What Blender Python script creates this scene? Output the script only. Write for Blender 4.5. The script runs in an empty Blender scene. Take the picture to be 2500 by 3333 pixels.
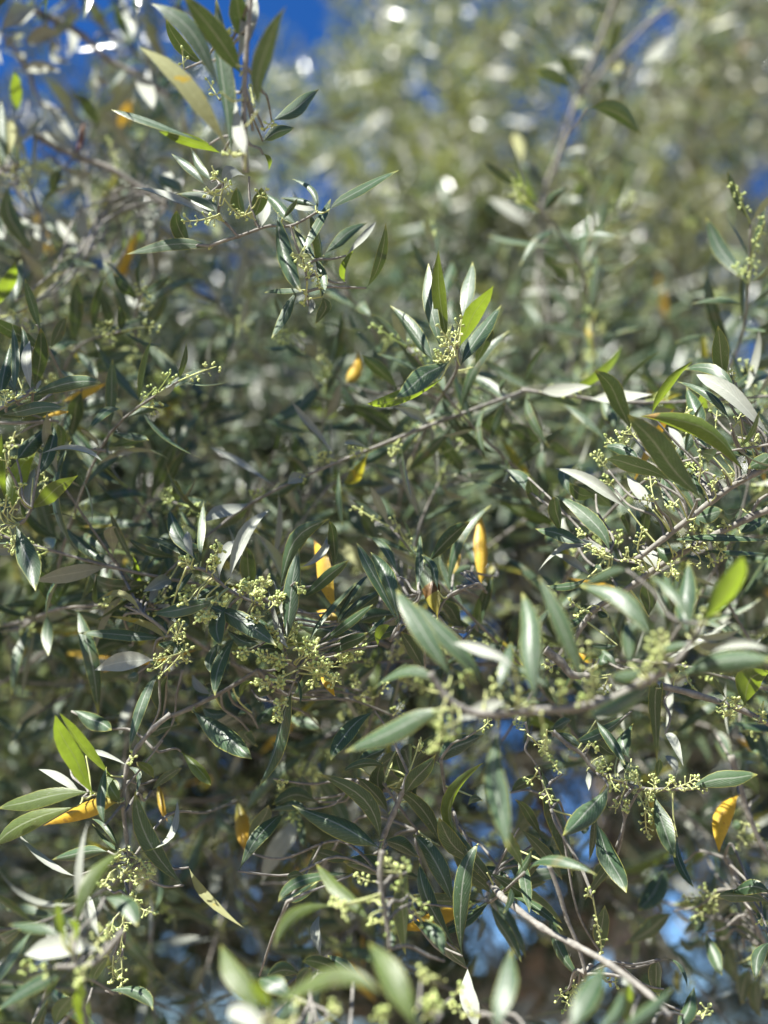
import bpy, math, random
import numpy as np
from mathutils import Vector, Matrix

random.seed(7)
rng = np.random.default_rng(11)
S = bpy.context.scene
COL = S.collection

# ------------------------------------------------------------------ camera
PITCH = math.radians(26.0)
TANH = 0.30                      # tangent of half the horizontal field of view
UNIT = 1.35                      # metres per traced depth unit (0.60 = plane of focus)
CAM = Vector((0.0, 0.0, 1.65))
cd = bpy.data.cameras.new('camera')
cam = bpy.data.objects.new('camera', cd); COL.objects.link(cam)
cam.location = CAM
cam.rotation_euler = (math.pi / 2 + PITCH, 0, 0)
cd.sensor_fit = 'HORIZONTAL'; cd.sensor_width = 36.0; cd.lens = 18.0 / TANH
cd.clip_start = 0.05; cd.clip_end = 2000
cd.dof.use_dof = True
cd.dof.focus_distance = 0.595 * UNIT
cd.dof.aperture_fstop = 3.8
cd.dof.aperture_blades = 0
S.camera = cam

# ------------------------------------------------------------------ light
SUN_EL, SUN_AZ = math.radians(48), math.radians(180 + 46)   # azimuth clockwise from +Y: behind the camera, to its left
SUN = Vector((math.sin(SUN_AZ) * math.cos(SUN_EL), math.cos(SUN_AZ) * math.cos(SUN_EL), math.sin(SUN_EL)))
w = bpy.data.worlds.new('World'); S.world = w; w.use_nodes = True
nt = w.node_tree
bg = nt.nodes['Background']
sky = nt.nodes.new('ShaderNodeTexSky'); sky.sky_type = 'NISHITA'; sky.sun_disc = False
sky.sun_elevation = SUN_EL; sky.sun_rotation = SUN_AZ
sky.altitude = 300; sky.air_density = 1.0; sky.dust_density = 0.2; sky.ozone_density = 4.0
hs = nt.nodes.new('ShaderNodeHueSaturation'); hs.inputs['Saturation'].default_value = 1.3; hs.inputs['Hue'].default_value = 0.512
nt.links.new(sky.outputs[0], hs.inputs['Color']); nt.links.new(hs.outputs[0], bg.inputs[0])
bg.inputs[1].default_value = 0.05
sl = bpy.data.lights.new('sun', 'SUN'); sl.energy = 5.0; sl.angle = math.radians(0.5); sl.color = (1.0, 0.965, 0.91)
so = bpy.data.objects.new('sun', sl); COL.objects.link(so)
so.rotation_euler = SUN.to_track_quat('Z', 'Y').to_euler()
S.view_settings.view_transform = 'Standard'; S.view_settings.look = 'None'
S.view_settings.gamma = 1; S.view_settings.use_curve_mapping = False
S.view_settings.exposure = 1.9
S.cycles.max_bounces = 6; S.cycles.diffuse_bounces = 1; S.cycles.glossy_bounces = 2; S.cycles.transmission_bounces = 4

# ------------------------------------------------------------------ frames and helpers
CF = Vector((0, math.cos(PITCH), math.sin(PITCH)))
CU = Vector((0, -math.sin(PITCH), math.cos(PITCH)))
CX = Vector((1, 0, 0))
def pt(sx, sy, D):
    """A place in the world from where it shows in the 2500 x 3333 photograph and its depth."""
    d = D * UNIT
    return CAM + d * (CF + CX * ((sx - 1250) / 1250 * TANH) - CU * ((sy - 1666.5) / 1250 * TANH))
def tile(t, x, y, D):
    return pt(830 * int(t[0]) + x / 2, 830 * int(t[1]) + y / 2, D)

def prop(o, label=None, cat=None, group=None, kind=None):
    if label: o['label'] = label
    if cat: o['category'] = cat
    if group: o['group'] = group
    if kind: o['kind'] = kind
def empty(name, loc):
    o = bpy.data.objects.new(name, None); COL.objects.link(o); o.location = loc
    o.empty_display_size = 0.02
    return o
def mesh(name, V, F, mat, uv=None, smooth=True):
    m = bpy.data.meshes.new(name)
    m.from_pydata([tuple(v) for v in V], [], F)
    if uv is not None:
        l = m.uv_layers.new(name='UVMap')
        idx = np.empty(len(m.loops), dtype=np.int32); m.loops.foreach_get('vertex_index', idx)
        l.data.foreach_set('uv', np.asarray(uv, dtype=np.float32)[idx].ravel())
    if smooth: m.polygons.foreach_set('use_smooth', [True] * len(m.polygons))
    if mat: m.materials.append(mat)
    m.update()
    return m
def link(name, me, parent=None, loc=(0, 0, 0)):
    o = bpy.data.objects.new(name, me); COL.objects.link(o)
    o.location = loc
    if parent: o.parent = parent
    return o

# ------------------------------------------------------------------ materials
def new_mat(name):
    m = bpy.data.materials.new(name); m.use_nodes = True
    n = m.node_tree.nodes; n.clear()
    return m, n, m.node_tree.links
def rgb(n, c):
    r = n.new('ShaderNodeRGB'); r.outputs[0].default_value = (*c, 1); return r.outputs[0]
def mixc(n, L, f, a, b, mode='MIX'):
    x = n.new('ShaderNodeMix'); x.data_type = 'RGBA'; x.blend_type = mode
    for k, s in ((0, f), (6, a), (7, b)):
        if isinstance(s, (int, float)): x.inputs[k].default_value = s
        elif isinstance(s, tuple): x.inputs[k].default_value = (*s, 1)
        else: L.new(s, x.inputs[k])
    return x.outputs[2]
def math_(n, L, op, a, b=None, c=None):
    x = n.new('ShaderNodeMath'); x.operation = op
    for k, s in enumerate((a, b, c)):
        if s is None: continue
        if isinstance(s, (int, float)): x.inputs[k].default_value = s
        else: L.new(s, x.inputs[k])
    return x.outputs[0]
def ramp(n, L, f, stops):
    r = n.new('ShaderNodeValToRGB'); L.new(f, r.inputs[0])
    e = r.color_ramp.elements
    while len(e) < len(stops): e.new(0.5)
    for k, (p, c) in enumerate(stops):
        e[k].position = p; e[k].color = (*c, 1) if isinstance(c, tuple) else (c, c, c, 1)
    return r.outputs[0]
def leaf_mat(name, top_a, top_b, under, trans, tfac, band=None, dry=False, blotch=None, island=False, rough=0.44, edge=None, fine=True):
    m, n, L = new_mat(name)
    out = n.new('ShaderNodeOutputMaterial')
    geo = n.new('ShaderNodeNewGeometry')
    rnd = geo.outputs['Random Per Island'] if island else n.new('ShaderNodeObjectInfo').outputs['Random']
    uvn = n.new('ShaderNodeUVMap'); sep = n.new('ShaderNodeSeparateXYZ'); L.new(uvn.outputs[0], sep.inputs[0])
    u, v = sep.outputs[0], sep.outputs[1]
    top = mixc(n, L, rnd, top_a, top_b)
    bumps = None
    if fine:
        tc = n.new('ShaderNodeTexCoord')
        nz = n.new('ShaderNodeTexNoise'); nz.inputs['Scale'].default_value = 320; nz.inputs['Detail'].default_value = 3
        L.new(tc.outputs['Object'], nz.inputs['Vector'])
        big = n.new('ShaderNodeTexNoise'); big.inputs['Scale'].default_value = 70; L.new(tc.outputs['Object'], big.inputs['Vector'])
        top = mixc(n, L, ramp(n, L, big.outputs[0], [(0.35, 0.0), (0.7, 0.6)]), top, top_b)
        top = mixc(n, L, 0.35, top, ramp(n, L, nz.outputs[0], [(0.3, 0.35), (0.75, 1.0)]), 'MULTIPLY')
        spk = n.new('ShaderNodeTexVoronoi'); spk.inputs['Scale'].default_value = 260; L.new(tc.outputs['Object'], spk.inputs['Vector'])
        top = mixc(n, L, ramp(n, L, spk.outputs['Distance'], [(0.10, 0.5), (0.2, 0.0)]), top, tuple(c * .6 for c in under))
        old = n.new('ShaderNodeTexNoise'); old.inputs['Scale'].default_value = 45; old.inputs['Detail'].default_value = 6; L.new(tc.outputs['Object'], old.inputs['Vector'])
        top = mixc(n, L, ramp(n, L, old.outputs[0], [(0.64, 0.0), (0.72, 0.5)]), top, (0.10, 0.085, 0.035))
        # side veins slanting from the midrib, and pale down
        au = math_(n, L, 'ABSOLUTE', math_(n, L, 'SUBTRACT', u, 0.5))
        vv = math_(n, L, 'SUBTRACT', math_(n, L, 'MULTIPLY', v, 15.0), math_(n, L, 'MULTIPLY', au, 7.0))
        fr = math_(n, L, 'ABSOLUTE', math_(n, L, 'SUBTRACT', math_(n, L, 'FRACT', vv), 0.5))
        vein = ramp(n, L, fr, [(0.0, 1.0), (0.11, 0.0)])
        top = mixc(n, L, math_(n, L, 'MULTIPLY', vein, 0.16), top, under)
        mid = ramp(n, L, au, [(0.022, 1.0), (0.05, 0.0)])
        top = mixc(n, L, math_(n, L, 'MULTIPLY', mid, 0.55), top, under)
        und = mixc(n, L, math_(n, L, 'MULTIPLY', mid, 0.5), under, tuple(min(1, c * 1.5) for c in under))
        und = mixc(n, L, 0.25, und, ramp(n, L, nz.outputs[0], [(0.3, 0.6), (0.7, 1.0)]), 'MULTIPLY')
        # margins dry to a paler yellow
        if edge:
            rim = ramp(n, L, au, [(0.455, 0.0), (0.495, 1.0)])
            tipm = ramp(n, L, v, [(0.9, 0.0), (0.99, 1.0)])
            top = mixc(n, L, math_(n, L, 'MULTIPLY', math_(n, L, 'MAXIMUM', rim, tipm), 0.6), top, edge)
        h = math_(n, L, 'ADD', math_(n, L, 'MULTIPLY', nz.outputs[0], 0.5), math_(n, L, 'MULTIPLY', vein, -0.35))
        b = n.new('ShaderNodeBump'); b.inputs['Strength'].default_value = 0.6; b.inputs['Distance'].default_value = 0.0007
        L.new(h, b.inputs['Height']); bumps = b.outputs[0]
    else:
        und = under
    if band:      # a dead brown patch across the blade
        nb = n.new('ShaderNodeTexNoise'); nb.inputs['Scale'].default_value = 90; L.new(n.new('ShaderNodeTexCoord').outputs['Object'], nb.inputs['Vector'])
        vb = math_(n, L, 'ADD', v, math_(n, L, 'MULTIPLY', math_(n, L, 'SUBTRACT', nb.outputs[0], 0.5), 0.08))
        top = mixc(n, L, ramp(n, L, vb, [(0.60, 0.0), (0.625, 1.0)]), top, (0.06, 0.09, 0.045))
        f = ramp(n, L, vb, [(0.42, 0.0), (0.44, 1.0), (0.60, 1.0), (0.625, 0.0)])
        top = mixc(n, L, f, top, mixc(n, L, nb.outputs[0], (0.05, 0.022, 0.006), (0.16, 0.085, 0.02)))
        und = top
    if dry:
        nd = n.new('ShaderNodeTexNoise'); nd.inputs['Scale'].default_value = 60; nd.inputs['Detail'].default_value = 5
        L.new(n.new('ShaderNodeTexCoord').outputs['Object'], nd.inputs['Vector'])
        vd = math_(n, L, 'ADD', v, math_(n, L, 'MULTIPLY', math_(n, L, 'SUBTRACT', nd.outputs[0], 0.5), 0.5))
        f1 = ramp(n, L, vd, [(0.15, 1.0), (0.7, 0.0)]); f2 = ramp(n, L, vd, [(0.9, 0.0), (1.0, 0.8)])
        top = mixc(n, L, math_(n, L, 'MULTIPLY', f1, rnd), top, (0.13, 0.16, 0.03)); top = mixc(n, L, f2, top, (0.13, 0.06, 0.02))
        sp = ramp(n, L, nz.outputs[0], [(0.62, 0.0), (0.70, 0.7)])
        top = mixc(n, L, sp, top, (0.20, 0.10, 0.03))
        und = mixc(n, L, 0.5, top, und)
    if blotch:
        nb = n.new('ShaderNodeTexNoise'); nb.inputs['Scale'].default_value = 75; nb.inputs['Detail'].default_value = 4
        L.new(n.new('ShaderNodeTexCoord').outputs['Object'], nb.inputs['Vector'])
        f = ramp(n, L, nb.outputs[0], [(0.6, 0.0), (0.66, 1.0)])
        top = mixc(n, L, f, top, blotch); und = mixc(n, L, f, und, blotch)
    col = mixc(n, L, geo.outputs['Backfacing'], top, und)
    p = n.new('ShaderNodeBsdfPrincipled'); L.new(col, p.inputs['Base Color'])
    rg = math_(n, L, 'MULTIPLY_ADD', geo.outputs['Backfacing'], 0.35, rough)
    L.new(rg, p.inputs['Roughness']); p.inputs['IOR'].default_value = 1.43
    if bumps: L.new(bumps, p.inputs['Normal'])
    t = n.new('ShaderNodeBsdfTranslucent')
    tcol = mixc(n, L, rnd, trans, tuple(c * 0.6 for c in trans))
    if fine: tcol = mixc(n, L, 0.3, tcol, ramp(n, L, nz.outputs[0], [(0.3, 0.5), (0.7, 1.0)]), 'MULTIPLY')
    if fine: tcol = mixc(n, L, math_(n, L, 'MAXIMUM', math_(n, L, 'MULTIPLY', vein, 0.35), math_(n, L, 'MULTIPLY', mid, 0.5)), tcol, tuple(c * .35 for c in trans))
    if fine: tcol = mixc(n, L, 0.5, tcol, ramp(n, L, big.outputs[0], [(0.35, 0.4), (0.65, 1.0)]), 'MULTIPLY')
    if band: tcol = mixc(n, L, 0.8, tcol, top)
    L.new(tcol, t.inputs[0])
    ms = n.new('ShaderNodeMixShader'); ms.inputs[0].default_value = tfac
    L.new(p.outputs[0], ms.inputs[1]); L.new(t.outputs[0], ms.inputs[2]); L.new(ms.outputs[0], out.inputs[0])
    return m
UNDER = (0.24, 0.255, 0.21)
YEL = (0.35, 0.33, 0.06)
M_GREEN = leaf_mat('olive_leaf_green', (0.022, 0.052, 0.022), (0.048, 0.086, 0.036), UNDER, (0.18, 0.27, 0.03), 0.07, edge=YEL)
M_YOUNG = leaf_mat('olive_leaf_young', (0.062, 0.100, 0.030), (0.095, 0.135, 0.038), (0.30, 0.34, 0.22), (0.34, 0.48, 0.03), 0.40, edge=YEL)
M_BLOTCH = leaf_mat('olive_leaf_blotched', (0.10, 0.15, 0.03), (0.12, 0.17, 0.035), (0.30, 0.34, 0.16), (0.42, 0.56, 0.04), 0.42, blotch=(0.42, 0.27, 0.10), edge=YEL)
M_OLIVE = leaf_mat('olive_leaf_fading', (0.20, 0.21, 0.03), (0.15, 0.19, 0.035), (0.30, 0.31, 0.15), (0.50, 0.46, 0.03), 0.38, blotch=(0.42, 0.30, 0.03))
M_YELLOW = leaf_mat('olive_leaf_yellow', (0.62, 0.42, 0.035), (0.56, 0.34, 0.03), (0.60, 0.40, 0.06), (0.62, 0.36, 0.02), 0.33, dry=True)
M_SPOT = leaf_mat('olive_leaf_banded', (0.28, 0.24, 0.03), (0.25, 0.22, 0.03), (0.30, 0.28, 0.08), (0.45, 0.36, 0.02), 0.32, band=True)
M_BROWN = leaf_mat('olive_leaf_dry', (0.22, 0.09, 0.03), (0.20, 0.08, 0.03), (0.24, 0.12, 0.06), (0.3, 0.12, 0.02), 0.2)
M_CROWN_LIT = leaf_mat('olive_crown_leaf_lit', (0.045, 0.066, 0.030), (0.10, 0.122, 0.06), (0.42, 0.43, 0.36), (0.30, 0.36, 0.05), 0.20, island=True, fine=False, rough=0.20)  # paler crown leaf: the far trees' sunlit look is put into the colour
M_CROWN_SHADE = leaf_mat('olive_crown_leaf_shade', (0.018, 0.036, 0.018), (0.042, 0.066, 0.030), (0.20, 0.21, 0.175), (0.18, 0.26, 0.03), 0.07, island=True, fine=False, rough=0.26)  # darker crown leaf: shade inside the nearer tree is put into the colour
M_NEW = leaf_mat('olive_leaf_new', (0.20, 0.235, 0.13), (0.23, 0.25, 0.16), (0.36, 0.37, 0.28), (0.40, 0.46, 0.10), 0.35)

def bark_mat(name, a, b, scale, bump):
    m, n, L = new_mat(name)
    out = n.new('ShaderNodeOutputMaterial'); p = n.new('ShaderNodeBsdfPrincipled'); L.new(p.outputs[0], out.inputs[0])
    tc = n.new('ShaderNodeTexCoord')
    nz = n.new('ShaderNodeTexNoise'); nz.inputs['Scale'].default_value = scale; nz.inputs['Detail'].default_value = 6; nz.inputs['Roughness'].default_value = 0.65
    L.new(tc.outputs['Object'], nz.inputs['Vector'])
    n2 = n.new('ShaderNodeTexVoronoi'); n2.inputs['Scale'].default_value = scale * 1.7; L.new(tc.outputs['Object'], n2.inputs['Vector'])
    c = mixc(n, L, ramp(n, L, nz.outputs[0], [(0.33, 0.0), (0.66, 1.0)]), a, b)
    c = mixc(n, L, ramp(n, L, n2.outputs[0], [(0.05, 0.55), (0.2, 0.0)]), c, tuple(x * 0.45 for x in a))
    L.new(c, p.inputs['Base Color']); p.inputs['Roughness'].default_value = 0.85
    bm = n.new('ShaderNodeBump'); bm.inputs['Strength'].default_value = 0.7; bm.inputs['Distance'].default_value = bump
    L.new(nz.outputs[0], bm.inputs['Height']); L.new(bm.outputs[0], p.inputs['Normal'])
    return m
M_TWIG = bark_mat('twig_bark', (0.10, 0.094, 0.079), (0.215, 0.205, 0.175), 220, 0.0012)
M_BARK = bark_mat('trunk_bark', (0.10, 0.08, 0.062), (0.22, 0.185, 0.15), 14, 0.03)
M_STALK = bark_mat('young_stalk', (0.30, 0.34, 0.12), (0.40, 0.41, 0.18), 300, 0.0003)
m, n, L = new_mat('flower_bud')
out = n.new('ShaderNodeOutputMaterial'); p = n.new('ShaderNodeBsdfPrincipled'); L.new(p.outputs[0], out.inputs[0])
oi = n.new('ShaderNodeObjectInfo')
tc = n.new('ShaderNodeTexCoord'); nz = n.new('ShaderNodeTexNoise'); nz.inputs['Scale'].default_value = 500; L.new(tc.outputs['Object'], nz.inputs['Vector'])
c = mixc(n, L, oi.outputs['Random'], (0.27, 0.35, 0.09), (0.47, 0.51, 0.19))
c = mixc(n, L, ramp(n, L, nz.outputs[0], [(0.4, 0.0), (0.7, 0.4)]), c, (0.25, 0.32, 0.09))
L.new(c, p.inputs['Base Color']); p.inputs['Roughness'].default_value = 0.5
p.inputs['Subsurface Weight'].default_value = 0.0
M_BUD = m
m, n, L = new_mat('dry_soil')
out = n.new('ShaderNodeOutputMaterial'); p = n.new('ShaderNodeBsdfPrincipled'); L.new(p.outputs[0], out.inputs[0])
tc = n.new('ShaderNodeTexCoord'); nz = n.new('ShaderNodeTexNoise'); nz.inputs['Scale'].default_value = 1.5; nz.inputs['Detail'].default_value = 8
L.new(tc.outputs['Object'], nz.inputs['Vector'])
L.new(mixc(n, L, nz.outputs[0], (0.13, 0.10, 0.07), (0.26, 0.21, 0.15)), p.inputs['Base Color']); p.inputs['Roughness'].default_value = 0.95
M_SOIL = m

# ------------------------------------------------------------------ shapes
def tube(pts, r0, r1, sides=8, knob=0.0):
    P = [Vector(p) for p in pts]
    if len(P) == 2: P = [P[0], P[0].lerp(P[1], .5), P[1]]
    Q = []
    for i in range(len(P) - 1):                        # Catmull-Rom
        a, b, c, d = P[max(i - 1, 0)], P[i], P[i + 1], P[min(i + 2, len(P) - 1)]
        k = 5
        for j in range(k):
            t = j / k
            Q.append(0.5 * ((2 * b) + (c - a) * t + (2 * a - 5 * b + 4 * c - d) * t * t + (3 * b - a - 3 * c + d) * t ** 3))
    Q.append(P[-1])
    V, F, N = [], [], len(Q)
    ref = Vector((0.31, 0.2, 0.93))
    for i, q in enumerate(Q):
        tg = (Q[min(i + 1, N - 1)] - Q[max(i - 1, 0)])
        if tg.length < 1e-9: tg = Vector((0, 0, 1))
        tg.normalize()
        a = tg.cross(ref)
        if a.length < .1: a = tg.cross(Vector((1, 0, 0)))
        a.normalize(); b = tg.cross(a); ref = b.cross(tg) if False else ref
        r = r0 + (r1 - r0) * i / (N - 1)
        if knob: r *= 1 + (knob if i % 5 == 0 else 0) + random.uniform(-.05, .07)
        for s in range(sides):
            an = 2 * math.pi * s / sides
            V.append(q + a * (r * math.cos(an)) + b * (r * math.sin(an)))
    for i in range(N - 1):
        for s in range(sides):
            F.append((i * sides + s, i * sides + (s + 1) % sides, (i + 1) * sides + (s + 1) % sides, (i + 1) * sides + s))
    F.append(tuple(reversed(range(sides)))); F.append(tuple((N - 1) * sides + s for s in range(sides)))
    return V, F
PROF = [(0, .07), (.05, .09), (.10, .26), (.18, .52), (.29, .79), (.41, .96), (.53, 1.0), (.65, .93), (.77, .75), (.87, .50), (.95, .22), (1, .015)]
ACROSS = (-1, -.52, 0, .52, 1)
def blade(P0, PM, P2, side, width, curl=0.25, twist=0.0, wave=0.0):
    """A lance-shaped blade on a quadratic spine; side is the blade's across direction at the middle, its face looks along side x tangent."""
    C = 2 * PM - (P0 + P2) / 2
    V, UV, F = [], [], []
    ph = random.uniform(0, 6); ex = random.uniform(.95, 1.4); bd = random.uniform(-.06, .06)
    for i, (t, f) in enumerate(PROF):
        q = P0 * (1 - t) ** 2 + C * (2 * t * (1 - t)) + P2 * t * t
        tg = ((C - P0) * (1 - t) + (P2 - C) * t).normalized()
        s = side - tg * side.dot(tg)
        if s.length < 1e-6: s = tg.orthogonal()
        s.normalize()
        if twist: s = Matrix.Rotation(twist * (t - .5), 3, tg) @ s
        nn = s.cross(tg)
        hw = width * f ** ex / 2; q = q + s * (bd * width * math.sin(t * 9 + ph))
        for a in ACROSS:
            z = -curl * abs(a) ** 1.7 * hw + (0.09 * hw * (1 - abs(a)) * -1 if a == 0 else 0)
            e = 1 + (wave * math.sin(t * 19 + ph + (2 if a > 0 else 0)) if abs(a) == 1 else 0)
            V.append(q + s * (a * hw * e) + nn * z); UV.append((a / 2 + .5, t))
    k = len(ACROSS)
    for i in range(len(PROF) - 1):
        for j in range(k - 1):
            F.append((i * k + j, i * k + j + 1, (i + 1) * k + j + 1, (i + 1) * k + j))
    return V, F, UV

def ellipsoid(L_, R_, seg=7, rings=5):
    V = [Vector((0, 0, 0))]; F = []
    for i in range(1, rings):
        a = math.pi * i / rings
        for s in range(seg):
            b = 2 * math.pi * s / seg
            rr = R_ * math.sin(a) * (0.86 + 0.2 * i / rings)
            V.append(Vector((rr * math.cos(b), rr * math.sin(b), L_ * (1 - math.cos(a)) / 2)))
    V.append(Vector((0, 0, L_)))
    for s in range(seg): F.append((0, 1 + (s + 1) % seg, 1 + s))
    for i in range(rings - 2):
        for s in range(seg):
            F.append((1 + i * seg + s, 1 + i * seg + (s + 1) % seg, 1 + (i + 1) * seg + (s + 1) % seg, 1 + (i + 1) * seg + s))
    o = 1 + (rings - 2) * seg
    for s in range(seg): F.append((o + s, o + (s + 1) % seg, len(V) - 1))
    return V, F
BUDS = [mesh('bud', *ellipsoid(l, r), M_BUD) for l, r in ((.0024, .00086), (.0019, .0009), (.0027, .00098), (.0015, .0007), (.0021, .0008))]
MATS = {'u': M_GREEN, 'd': M_GREEN, 'l': M_GREEN, 'b': M_GREEN, 'p': M_GREEN, 'g': M_YOUNG, 'h': M_YOUNG, 'k': M_BLOTCH, 'o': M_OLIVE, 'y': M_YELLOW, 's': M_SPOT, 'r': M_BROWN, 'n': M_NEW}
LEAFLABEL = {'y': 'yellow fading leaf', 's': 'yellowing leaf with a brown dead band', 'r': 'dry brown leaf', 'o': 'leaf turning yellow along its blade', 'k': 'bright green leaf with an orange brown blotch', 'g': 'bright yellow green leaf with light shining through'}

def hero_leaf(root, t, b, m, tp, w, kind, D):
    D = D + random.uniform(-.010, .010)
    px = UNIT * D * TANH / 1250 / 2                      # metres per tile pixel at that depth
    P0, PM, P2 = tile(t, *b, D), tile(t, *m, D), tile(t, *tp, D)
    L2 = (PM - P0).length + (P2 - PM).length
    w *= .86 if D < .5 else .95; W = max(w * px, 0.15 * L2)
    nominal = 0.062 if w < 140 else 0.07
    dz = math.sqrt(max(nominal ** 2 - L2 ** 2, 0)) * 0.75 + 0.12 * L2
    dz = min(dz, 0.9 * L2)
    c = min(1.0, w * px / W)
    roll0 = max(math.acos(c), math.radians(random.uniform(8, 24)))
    W = w * px / math.cos(roll0) if math.cos(roll0) > .25 else W
    best = None
    for sz in (1, -1):
        for sr in (1, -1):
            A0, AM, A2 = P0.copy(), PM.copy(), P2.copy()
            ray = (P2 - CAM).normalized()
            A2 += ray * dz * sz; AM += (PM - CAM).normalized() * (dz * sz * .38 - .04 * L2)
            A2 = CAM + (A2 - CAM); tg = (A2 - A0).normalized()
            view = (CAM - AM).normalized()
            side = tg.cross(view).normalized()
            n = side.cross(tg) * 1.0
            if n.dot(view) < 0: side = -side; n = -n
            side = Matrix.Rotation(roll0 * sr, 3, tg) @ side
            n = side.cross(tg)
            sc = n.dot(SUN)
            if kind in 'dg': sc = -sc
            elif kind in 'ukosryn': sc = sc + random.uniform(-.35, .25)
            if best is None or sc > best[0]: best = (sc, A0, AM, A2, side)
    _, A0, AM, A2, side = best
    if kind in 'bpo': side = -side                        # the silvery underside faces the viewer
    V, F, UV = blade(A0, AM, A2, side, W, curl=random.choice((.15, .25, .35, .5, .8)), twist=random.uniform(-.8, .8), wave=.03 if kind != 'o' else .05)
    me = mesh('leaf', [v - A0 for v in V], F, MATS[kind], UV)
    o = link('leaf', me, root, A0 - root.location)
    if kind in LEAFLABEL: o['label'] = LEAFLABEL[kind]
    return A0

def flower_cluster(root, A, B, n, sharp=True, dens=.5):
    """A stalk with opposite side stalks that end in buds; each bud is a sub-part."""
    ax = (B - A); Lx = ax.length; tg = ax.normalized()
    V, F = [], []; ends = []
    def add(pts, r0, r1):
        v, f = tube(pts, r0, r1, 5); o = len(V); V.extend(v); F.extend(tuple(i + o for i in q) for q in f)
    sag = Vector((0, 0, -.06 * Lx)) + tg.orthogonal() * random.uniform(-.08, .08) * Lx
    Mx = A.lerp(B, .5) + sag
    add([A, Mx, B], .00055, .00035)
    n = max(2, round(n * dens))
    for i in range(n):
        t = .25 + .75 * (i + .3) / n
        C = 2 * Mx - (A + B) / 2
        q = A * (1 - t) ** 2 + C * 2 * t * (1 - t) + B * t * t
        an = random.uniform(0, 6.28)
        o1 = tg.orthogonal().normalized()
        for s in (0, math.pi):
            d = (Matrix.Rotation(an + s + random.uniform(-.4, .4), 3, tg) @ o1 + tg * random.uniform(.3, .9)).normalized()
            l = random.uniform(.0016, .0042)
            e = q + d * l; add([q, e], .00035, .0003)
            k = random.choice((1, 2, 3, 3))
            for j in range(k):
                dd = (d + Vector([random.uniform(-1, 1) for _ in range(3)]) * (.75 if k > 1 else .15)).normalized()
                ends.append((e, dd))
    for j in range(3):
        ends.append((B, (tg + Vector([random.uniform(-1, 1) for _ in range(3)]) * .8).normalized()))
    if not sharp:
        k0 = len(F)
        for e, d in ends:
            v, f = ellipsoid(random.uniform(.0016, .0026), .0009, 6, 4); mt = d.to_track_quat('Z', 'Y').to_matrix(); o = len(V)
            V.extend(e + mt @ q for q in v); F.extend(tuple(i + o for i in q) for q in f)
        me = mesh('flower_cluster', [v - A for v in V], F, M_STALK); me.materials.append(M_BUD)
        me.polygons.foreach_set('material_index', [0] * k0 + [1] * (len(F) - k0))
        return link('flower_cluster', me, root, A - root.location)
    cl = link('flower_cluster', mesh('flower_cluster', [v - A for v in V], F, M_STALK), root, A - root.location)
    for e, d in ends:
        b = link('bud', random.choice(BUDS), cl, e - A)
        b.rotation_euler = d.to_track_quat('Z', 'Y').to_euler()
        s = random.uniform(.75, 1.15) * (1.05 if dens > .9 else .92); b.scale = (s, s, s)
    return cl

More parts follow.
